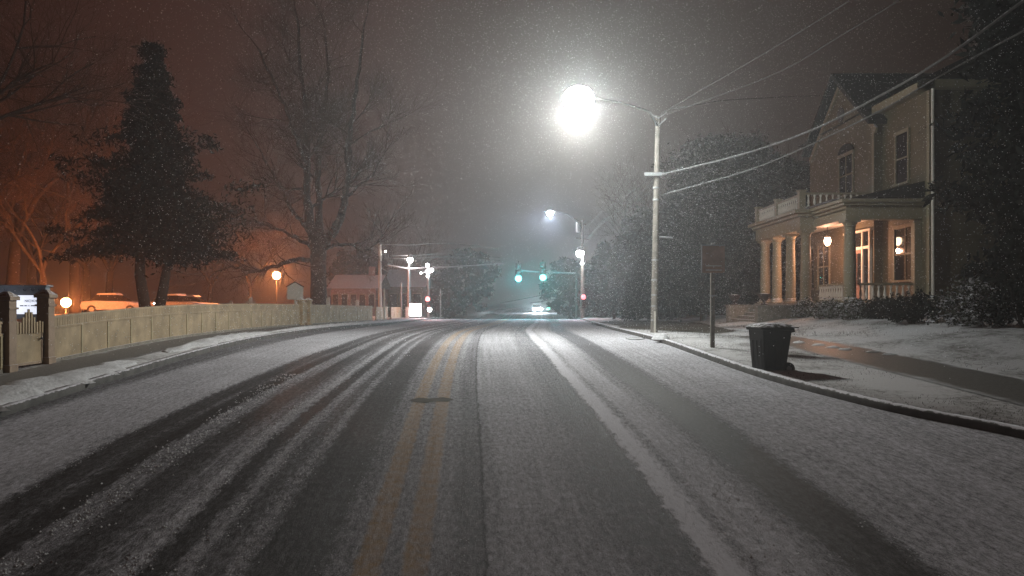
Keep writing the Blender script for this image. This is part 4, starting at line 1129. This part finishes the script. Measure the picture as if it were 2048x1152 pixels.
# porch
FZ = .05; CZ = 3.2
hp('porch_floor', MB().box(12.6, hx - .36, 29.75, 40.3, FZ - .14, FZ).box(12.0, 12.59, 33.0, 39.0, FZ - .14, FZ), M['stone'])
hp('porch_foundation', MB().box(12.75, hx - .37, 29.9, 40.2, -1.3, FZ - .142).box(12.1, 12.74, 33.1, 38.9, -1.3, FZ - .142), M['brick'])
hp('porch_ceiling', MB().box(12.6, hx - .36, 29.8, 40.3, 3.55, 3.6), M['pale_paint'])
en = MB()
en.box(12.6, 13.1, 29.75, 32.98, CZ, 3.72).box(13.12, hx - .003, 29.75, 30.2, CZ, 3.72).box(12.45, 13.15, 29.6, 32.97, 3.72, 3.82).box(13.16, hx - .002, 29.6, 30.25, 3.72, 3.82)
en.box(12.35, 13.2, 29.5, 32.96, 3.825, 3.95).box(13.21, hx - .0015, 29.5, 30.3, 3.825, 3.95)
hp('entablature', en, M['house_trim'], bevel=.01)
hp('entablature', MB().box(12.6, 13.1, 39.03, 40.3, CZ, 3.72).box(12.35, 13.2, 39.04, 40.4, 3.725, 3.95), M['house_trim'], bevel=.01)
en = MB().box(12.05, 12.75, 33.0, 39.0, 3.1, 3.66).box(11.9, 12.9, 32.85, 39.15, 3.665, 3.78).box(11.75, 12.95, 32.7, 39.3, 3.785, 3.93)
hp('portico_entablature', en, M['house_trim'], bevel=.01)
hp('porch_roof', MB().box(12.3, hx - .36, 30.31, 40.3, 3.955, 4.03), M['roof_snowy'])
hp('lean_to_roof', MB().prism([(12.9, 4.035), (hx - .003, 4.035), (hx - .003, 4.62)], 'y', 29.6, 32.9), M['roof'])
def column(x, y, r0, zt=CZ, zb=FZ):
    c = MB()
    h = zt - zb
    prof = [(r0 * 1.3, 0), (r0 * 1.3, .08), (r0 * 1.18, .10), (r0 * 1.18, .16), (r0, .2), (r0 * 1.01, h * .35), (r0 * .86, h - .28), (r0 * 1.0, h - .26), (r0 * .9, h - .22), (r0 * 1.2, h - .12), (r0 * 1.2, h - .1)]
    c.lathe(prof, (x, y, zb), 20); c.box(x - r0 * 1.3, x + r0 * 1.3, y - r0 * 1.3, y + r0 * 1.3, zt - .1, zt - .002)
    c.box(x - r0 * 1.4, x + r0 * 1.4, y - r0 * 1.4, y + r0 * 1.4, zb - .001, zb + .06)
    return hp('column', c, M['house_trim'], smooth=True)
column(12.86, 30.02, .23)
for y in (33.3, 35.1, 36.9, 38.7): column(12.4, y, .21, 3.1)
column(12.86, 39.9, .2)
hp('pilaster', MB().box(hx - .26, hx - .004, 29.85, 30.12, FZ, CZ - .12).box(hx - .3, hx - .004, 29.82, 30.16, CZ - .12, CZ - .002), M['house_trim'])
def baluster(x, y, z0, z1, r_):
    h = z1 - z0
    return [(r_, 0), (r_, h * .08), (r_ * .55, h * .12), (r_ * 1.15, h * .32), (r_ * .8, h * .55), (r_ * .5, h * .75), (r_ * .95, h * .9), (r_ * .95, h)]
def balustrade(p, q, z0, z1, step, name='balustrade', r_=.055):
    p = Vector(p); q = Vector(q); L = (q - p).length; n = int(L / step)
    an = math.atan2(q.y - p.y, q.x - p.x); T = Matrix.Translation((p.x, p.y, 0)) @ Matrix.Rotation(an, 4, 'Z')
    b = hp(name, MB().box(0, L, -.07, .07, z1 - .08, z1, T).box(0, L, -.05, .05, z0, z0 + .06, T), M['house_trim'])
    for i in range(n):
        c = p.lerp(q, (i + .5) / n)
        MB().lathe(baluster(0, 0, z0 + .06, z1 - .08, r_), (c.x, c.y, z0 + .06), 10).obj('baluster', M['pale_paint'], b, True)
balustrade((13.15, 30.0), (hx - .28, 30.0), FZ + .06, .80, .215)
balustrade((12.86, 30.35), (12.86, 33.0), FZ + .06, .80, .24)
balustrade((12.15, 33.3), (12.15, 38.7), 3.94, 4.62, .24, 'roof_balustrade')
balustrade((12.3, 33.05), (hx - .4, 33.05), 4.04, 4.66, .24, 'roof_balustrade')
for (x, y) in ((12.15, 33.1), (12.15, 38.9), (12.15, 36.0)): hp('balustrade_post', MB().box(x - .13, x + .13, y - .13, y + .13, 3.94, 4.72).box(x - .17, x + .17, y - .17, y + .17, 4.72, 4.78), M['house_trim'])
# steps down towards the road
st = MB()
for k in range(5): st.box(12.1 - .32 * (k + 1), 12.1 - .32 * k - .002, 34.2, 37.8, -1.0, FZ - .15 * (k + 1))
hp('steps', st, M['stone'], bevel=.01)
for y in (33.6, 38.1): hp('step_wall', MB().box(10.4, 12.08, y - .22, y + .22, -1.0, -.12).box(10.35, 12.09, y - .26, y + .26, -.12, -.04), M['stone'], bevel=.01)
# porch lantern (hangs from the ceiling: its own thing)
lp_ = at(1655, 483, 34.8)
ln = thing('porch_lantern', 'warm glass lantern hanging from the porch ceiling between the columns', 'lantern', lp_)
MB().rod((0, 0, .18), (0, 0, 3.55 - lp_.z), .012, .012, 6).lathe([(.11, .17), (.13, .2), (.05, .26), (.02, .3)], (0, 0, 0), 10).lathe([(.07, -.2), (.1, -.17)], (0, 0, 0), 10).obj('lantern_frame', M['dark_metal'], ln, True)
MB().lathe([(.05, -.17), (.13, -.08), (.145, .04), (.11, .17)], (0, 0, 0), 12).obj('lantern_glass', mat_emit('lantern_glow', (1, .66, .42), 26), ln, True)
lamp_light('lantern_light', (0.0, 0, -.42), (1, .48, .28), 330, .09, ln)
for (y, lab) in ((33.6, 'dark planter urn on the nearer step wall of the porch'), (38.1, 'dark planter urn on the farther step wall of the porch')):
    u_ = thing('planter_urn', lab, 'planter urn', (10.75, y, -.039), 0, 'planter urns by the porch steps')
    MB().lathe([(.14, 0), (.14, .05), (.06, .1), (.09, .16), (.22, .3), (.27, .42), (.31, .44), (.31, .47), (.22, .47)], (0, 0, 0), 16).obj('bowl', M['hydrant'], u_, True)
    MB().ball((0, 0, .44), .23, 12, 6, (1, 1, .3)).obj('snow_cap', M['snow'], u_, True)

# ------------------------------------------------------------------ wheelie bin
bg_ = at(1540, 752, 15.9)
bx = bg_.x; by = 15.9; bz = zr(by) + .002
wb = thing('wheelie_bin', 'dark wheeled rubbish bin standing at the right kerb', 'bin', (bx, by, bz), R(12))
def taper(x0, x1, y0, y1, X0, X1, Y0, Y1, z0, z1):
    return [(x0, y0, z0), (x1, y0, z0), (x1, y1, z0), (x0, y1, z0), (X0, Y0, z1), (X1, Y0, z1), (X1, Y1, z1), (X0, Y1, z1)], [(3, 2, 1, 0), (4, 5, 6, 7), (0, 1, 5, 4), (1, 2, 6, 5), (2, 3, 7, 6), (3, 0, 4, 7)]
MB().add(*taper(-.26, .20, -.24, .24, -.32, .32, -.30, .30, .03, .93)).obj('body', M['bin'], wb, bevel=.02)
MB().box(-.35, .35, -.33, .33, .90, .955).obj('rim', M['bin'], wb, bevel=.012)
ld = MB(); V = []; n = 9
for j in range(9):
    y = -.36 + .72 * j / 8
    for i in range(n):
        x = -.40 + .82 * i / (n - 1); q = max(0, 1 - (2 * j / 8 - 1) ** 2) ** .5 * max(0, 1 - (2 * i / (n - 1) - 1) ** 2) ** .5
        V.append((x, y, .965 + .085 * q))
V += [(v[0], v[1], .945) for v in V]
F = [(j * n + i, j * n + i + 1, (j + 1) * n + i + 1, (j + 1) * n + i) for j in range(8) for i in range(n - 1)]
N0 = 81
F += [(N0 + a, N0 + d, N0 + c, N0 + b) for a, b, c, d in F]
for i in range(8): F += [(i, N0 + i, N0 + i + 1, i + 1), (72 + i, 73 + i, N0 + 73 + i, N0 + 72 + i), (i * 9, (i + 1) * 9, N0 + (i + 1) * 9, N0 + i * 9), (i * 9 + 8, N0 + i * 9 + 8, N0 + (i + 1) * 9 + 8, (i + 1) * 9 + 8)]
ld.add(V, F).obj('lid', M['bin_lid'], wb, True)
for s in (-1, 1):
    w_ = MB().rod((.26, s * .20, .13), (.26, s * .27, .13), .13, .13, 18).obj('wheel', M['rubber'], wb, True)
    MB().rod((.26, s * .272, .13), (.26, s * .28, .13), .06, .06, 12).obj('hub', M['metal'], w_)
for yy in (-.16, 0, .16): MB().add(*taper(-.272, -.255, yy - .02, yy + .02, -.318, -.30, yy - .025, yy + .025, .12, .70)).obj('rib', M['bin'], wb)
for xx in (-.16, -.02, .12): MB().add(*taper(xx - .02, xx + .02, -.252, -.235, xx * 1.2 - .02, xx * 1.2 + .02, -.296, -.27, .12, .70)).obj('rib', M['bin'], wb)
MB().rod((.26, -.2, .13), (.26, .2, .13), .015, .015, 8).obj('axle', M['metal'], wb)
MB().tube([(.32, -.2, .86), (.42, -.2, .88), (.42, .2, .88), (.32, .2, .86)], .018, 8).obj('handle', M['bin'], wb, True)
MB().box(-.315, -.298, -.2, .2, .72, .75).obj('lift_bar', M['bin'], wb)
MB().box(-.1, .12, -.262, -.25, .05, .12).obj('front_foot', M['bin'], wb)

# ------------------------------------------------------------------ road sign at right
sp = G(1425, 695)
rs_ = thing('road_sign', 'brownish square road sign on a wooden post at the right kerb', 'road sign', sp, R(3))
zt = at(1424, 488, sp.y).z - sp.z; zb = at(1424, 546, sp.y).z - sp.z
MB().box(-.05, .05, -.04, .05, -.2, zt - .02).obj('post', M['wood_pole'], rs_, bevel=.006)
MB().box(-.30, .30, -.065, -.045, zb, zt - .05).obj('plate', M['sign_back'], rs_, bevel=.004)
MB().box(-.31, .31, -.07, -.04, zt - .048, zt - .02).box(-.31, -.288, -.072, -.042, zb, zt - .05).obj('plate_edge', M['metal'], rs_)
MB().box(-.20, .22, -.072, -.067, zb + .17, zb + .20).box(-.2, .22, -.072, -.067, zb + .06, zb + .085).obj('plate_band', M['pale_paint'], rs_)
MB().box(-.04, .04, -.03, .03, zt - .019, zt + .03).obj('snow_cap', M['snow'], rs_, bevel=.01)
MB().box(-.10, .1, -.055, -.042, 1.32, 1.36).obj('cross_bolt', M['metal'], rs_)

# hydrant, cabinet
hg = G(1228, 639)
hy = thing('fire_hydrant', 'small dark fire hydrant on the snow near the right kerb', 'fire hydrant', hg)
MB().lathe([(.16, 0), (.16, .05), (.11, .07), (.11, .5), (.14, .52), (.14, .56), (.1, .66), (.04, .73), (.03, .78)], (0, 0, -.02), 14).obj('barrel', M['hydrant'], hy, True)
for s in (-1, 1): MB().rod((s * .1, 0, .42), (s * .2, 0, .42), .055, .055, 10).obj('hose_outlet', M['hydrant'], hy, True)
MB().rod((0, -.1, .36), (0, -.19, .36), .075, .075, 10).obj('front_outlet', M['hydrant'], hy, True)
cg = G(1251, 632); cd = cg.y
cb = thing('utility_cabinet', 'pale metal cabinet with a snow-topped lid behind the hydrant', 'cabinet', cg)
hh = at(0, 590, cd).z - cg.z
wv = 28 / FPX * cd
MB().box(-wv / 2, wv / 2, 0, .5, .0, hh - .12).box(-wv / 2 - .04, wv / 2 + .04, -.04, .54, -.1, .12).obj('body', M['metal'], cb, bevel=.02)
MB().box(-wv / 2 - .1, wv / 2 + .1, -.1, .6, hh - .12, hh).obj('lid', M['pale_paint'], cb, bevel=.02)
for s in (-1, 1): MB().box(s * wv * .25 - wv * .2, s * wv * .25 + wv * .2, -.02, -.003, .25, hh - .25).obj('door', M['pale_paint'], cb, bevel=.004)
# storm drain inlet in the right gutter
dg_ = G(1218, 677); uD = ur(dg_.y)
di = thing('storm_drain', 'dark storm drain inlet with a snowy lip in the right gutter', 'storm drain', (xc(dg_.y) + uD, dg_.y, zr(dg_.y)))
MB().box(-.62, -.05, -.28, .28, .004, .02).obj('grate', M['rubber'], di)
MB().box(-.7, -.2, -.75, -.32, .004, .035).obj('snowy_lip', M['snow'], di, bevel=.012)

# ------------------------------------------------------------------ buildings by the crossing
def small_house(label, px0, px1, yt, d, depth_, wallm, nwin, roof_h, seed):
    x0 = at(px0, 600, d).x; x1 = at(px1, 600, d).x; w_ = x1 - x0; zb_ = gz((x0 + x1) / 2, d)
    zt_ = at(0, yt, d).z - zb_
    t = thing('distant_house', label, 'house', ((x0 + x1) / 2, d, zb_), 0, 'houses beyond the fence')
    MB().box(-w_ / 2, w_ / 2, 0, depth_, -.5, zt_).obj('wall', wallm, t)
    rf_ = MB().prism([(-.4, zt_ + .002), (depth_ + .4, zt_ + .002), (depth_ / 2, zt_ + roof_h)], 'x', -w_ / 2 - .4, w_ / 2 + .4).obj('roof', M['roof_snowy'], t)
    MB().box(w_ * .2, w_ * .2 + .7, depth_ * .5 - .3, depth_ * .5 + .4, zt_ + roof_h * .6, zt_ + roof_h + .9).obj('chimney', M['brick'], rf_)
    for k in range(nwin):
        c = -w_ / 2 + w_ * (k + .5) / nwin; ww = min(.55, w_ / nwin * .3)
        f = MB().box(c - ww - .08, c + ww + .08, -.05, -.003, zt_ * .32, zt_ * .82).obj('window', M['house_trim'], t)
        MB().box(c - ww, c + ww, -.07, -.052, zt_ * .35, zt_ * .79).obj('pane', M['glass'], f)
    return t
small_house('low dim building with tall dark windows beyond the fence right of the big tree', 662, 752, 577, 84, 8, M['brick'], 5, 1.6, 1)
small_house('small dim building beyond the fence between the pale poles', 775, 846, 574, 92, 7, M['siding'], 3, 2.2, 2)
small_house('faint low house beyond the crossing left of the road', 868, 905, 610, 112, 7, M['siding'], 2, 1.8, 3)
small_house('faint house far right behind the distant pole', 1180, 1240, 596, 96, 8, M['siding'], 3, 2.0, 4)
# mound of ploughed snow beyond the crest
o = heap_mesh([at(x, 637, 104) + Vector((0, 0, -.1)) for x in (965, 973, 981, 989, 997, 1005)], 2.2, .75, 91).obj('snow_heap', M['snow'], smooth=True, recalc=False)
tag(o, 'low pale heap of ploughed snow on the road beyond the crest', 'snow heap')

# ------------------------------------------------------------------ falling snow and ice chips
def flakes(n, lo, hi, size, rs):
    C = rs.uniform(size=(n, 3)) * (np.array(hi) - np.array(lo)) + np.array(lo)
    tet = np.array([[1, 0, -.5], [-.6, .85, -.4], [-.5, -.9, -.3], [0, 0, 1.1]]) * .5
    s = rs.uniform(.45, 1.2, size=(n, 1, 1)) * size
    q = rs.normal(size=(n, 3, 3)); Q, _ = np.linalg.qr(q)
    V = (C[:, None, :] + np.einsum('ij,njk->nik', tet, Q) * s).reshape(-1, 3)
    b = np.arange(n)[:, None] * 4
    F = np.concatenate([b + np.array([[0, 1, 2]]), b + np.array([[0, 3, 1]]), b + np.array([[1, 3, 2]]), b + np.array([[2, 3, 0]])])
    return V, F
rs = np.random.RandomState(9)
V1, F1 = flakes(24000, (-22, 12, -1.5), (22, 60, 16), .020, rs)
V2, F2 = flakes(70000, (-10, 13, -1), (14, 38, 13), .020, rs)
o = raw_obj('falling_snow', np.concatenate([V1, V2]), np.concatenate([F1, F2 + len(V1)]), M['flake'])
tag(o, 'fine snowflakes falling through the lamp light over the whole road', 'snowfall', None, 'stuff')
# glints of light shaped as pale solids: ice chips on the road
V = []; F = []
for (px, py) in ((265, 847), (715, 882), (732, 943), (750, 690), (884, 919), (890, 1113), (699, 1075), (949, 766), (1093, 716), (1112, 760), (1210, 737), (1278, 787), (1463, 813), (1588, 845), (1606, 858), (1692, 872), (1449, 969), (1388, 1114), (1136, 889), (1228, 736)):
    g = G(px, py) ; k = len(V); s = .0016 * g.y * .55
    V += [tuple(g + Vector((0, 0, .004 + s * 1.2))), tuple(g + Vector((s, 0, .003))), tuple(g + Vector((0, s, .003))), tuple(g + Vector((-s, 0, .003))), tuple(g + Vector((0, -s, .003)))]
    F += [(k, k + 1, k + 2), (k, k + 2, k + 3), (k, k + 3, k + 4), (k, k + 4, k + 1)]
M['glint'] = mat_plain('ice_chip', (.95, .97, 1), .08, .02, 4, 0, 1.0, .6)
o = MB().add(V, F).obj('glint_chips', M['glint']); tag(o, 'tiny white ice chips scattered over the road', 'ice chips', None, 'stuff')

# crumbs of slush thrown up beside the wheel tracks
rs = np.random.RandomState(17); VV = []; FF = []; cnt = 0
for (u0, u1, n, sz, d0, d1) in ((2.40, 2.76, 900, .016, 4.5, 15), (2.9, 3.4, 2000, .022, 4.5, 14), (-3.16, -2.8, 1900, .030, 5, 16), (-2.14, -1.94, 1100, .024, 4.5, 13), (-1.68, -1.5, 800, .022, 4.5, 12), (-1.3, -1.14, 700, .02, 4.5, 12), (1.0, 1.9, 2600, .018, 4.5, 12), (.44, .7, 900, .016, 4.5, 11), (-4.05, -3.85, 700, .02, 5, 16), (4.15, 4.5, 1000, .02, 4.5, 16), (-.6, -.3, 700, .015, 4.5, 11)):
    dd = d0 + (d1 - d0) * rs.uniform(size=n) ** 1.2; mid = (u0 + u1) / 2
    patch_ = np.sin(dd * 3.1 + u0 * 5) + np.sin(dd * 7.7 + u1) > rs.uniform(-1.6, .6, size=n)
    dd = dd[patch_]; uu = mid + rs.normal(size=len(dd)) * (u1 - u0) * .33
    P_ = np.array([(xc(d) + u, d, zr(d)) for u, d in zip(uu, dd)])
    tet = np.array([[1, 0, -.3], [-.6, .9, -.3], [-.5, -.9, -.3], [.1, 0, .75]]) * .5
    q = rs.uniform(0, 6.28, size=len(P_)); sc = sz * rs.uniform(.35, 1.5, size=len(P_)) ** 1.3
    c_, s_ = np.cos(q), np.sin(q)
    for tv in tet: pass
    X = (tet[None, :, 0] * c_[:, None] - tet[None, :, 1] * s_[:, None]) * sc[:, None]; Y = (tet[None, :, 0] * s_[:, None] + tet[None, :, 1] * c_[:, None]) * sc[:, None]; Z = tet[None, :, 2] * sc[:, None]
    Vn = (P_[:, None, :] + np.stack([X, Y, Z], 2)).reshape(-1, 3); b_ = np.arange(len(P_))[:, None] * 4 + cnt
    FF.append(np.concatenate([b_ + np.array([[0, 1, 3]]), b_ + np.array([[1, 2, 3]]), b_ + np.array([[2, 0, 3]])])); VV.append(Vn); cnt += len(Vn)
o = raw_obj('slush', np.concatenate(VV), np.concatenate(FF), M['snow']); tag(o, 'crumbs of trodden slush along the edges of the wheel tracks', 'slush', None, 'stuff')
# grass blades and dead leaves poking through the snow
VV = []; FF = []; cnt = 0
def blades(n, ua, ub, d0, d1, h):
    global cnt
    for _ in range(n):
        d = rs.uniform(d0, d1); u = (ua(d) if callable(ua) else ua) + rs.uniform() * ((ub(d) if callable(ub) else ub) - (ua(d) if callable(ua) else ua))
        if math.sin(u * 2.3 + d * .8) + math.sin(d * 1.9 - u) + rs.uniform(-1, 1) < .1: continue
        x = xc(d) + u; z = zr(d) + lift(u, d); q = rs.uniform(0, 6.28); w_ = .006; hh_ = h * rs.uniform(.4, 1.2); l = rs.uniform(-.05, .05)
        VV.append([(x - w_ * math.cos(q), d - w_ * math.sin(q), z - .01), (x + w_ * math.cos(q), d + w_ * math.sin(q), z - .01), (x + l, d + l * .5, z + hh_)]); FF.append((cnt, cnt + 1, cnt + 2)); cnt += 3
blades(3500, lambda d: ur(d) + .2, 8.7, 9, 24, .028)
blades(5000, 10.7, 16, 12, 34, .045)
blades(2500, -9.6, -8.5, 9, 40, .10)
blades(3500, 6.6, 12, 24, 45, .09)
M['grass'] = mat_plain('dead_grass', (.06, .05, .03), .9, .5, 5, 0)
o = raw_obj('grass', np.array(VV).reshape(-1, 3), np.array(FF), M['grass']); tag(o, 'dead grass blades poking through the snow beside the walks', 'grass', None, 'stuff')

# ------------------------------------------------------------------ haze box
hz = MB().box(-260, 260, -70, 420, -6.5, 46).obj('haze', bpy.data.materials.new('snow_haze'))
hz['kind'] = 'stuff'; tag(hz, 'pale haze of fine falling snow filling the air over the street', 'haze')
m = hz.data.materials[0]; m.use_nodes = True; t = m.node_tree; t.nodes.clear()
mo = t.nodes.new('ShaderNodeOutputMaterial'); pv = t.nodes.new('ShaderNodeVolumePrincipled')
pv.inputs['Color'].default_value = (.92, .93, .95, 1); pv.inputs['Density'].default_value = HAZE_DENSITY; pv.inputs['Anisotropy'].default_value = .72
t.links.new(pv.outputs[0], mo.inputs['Volume'])
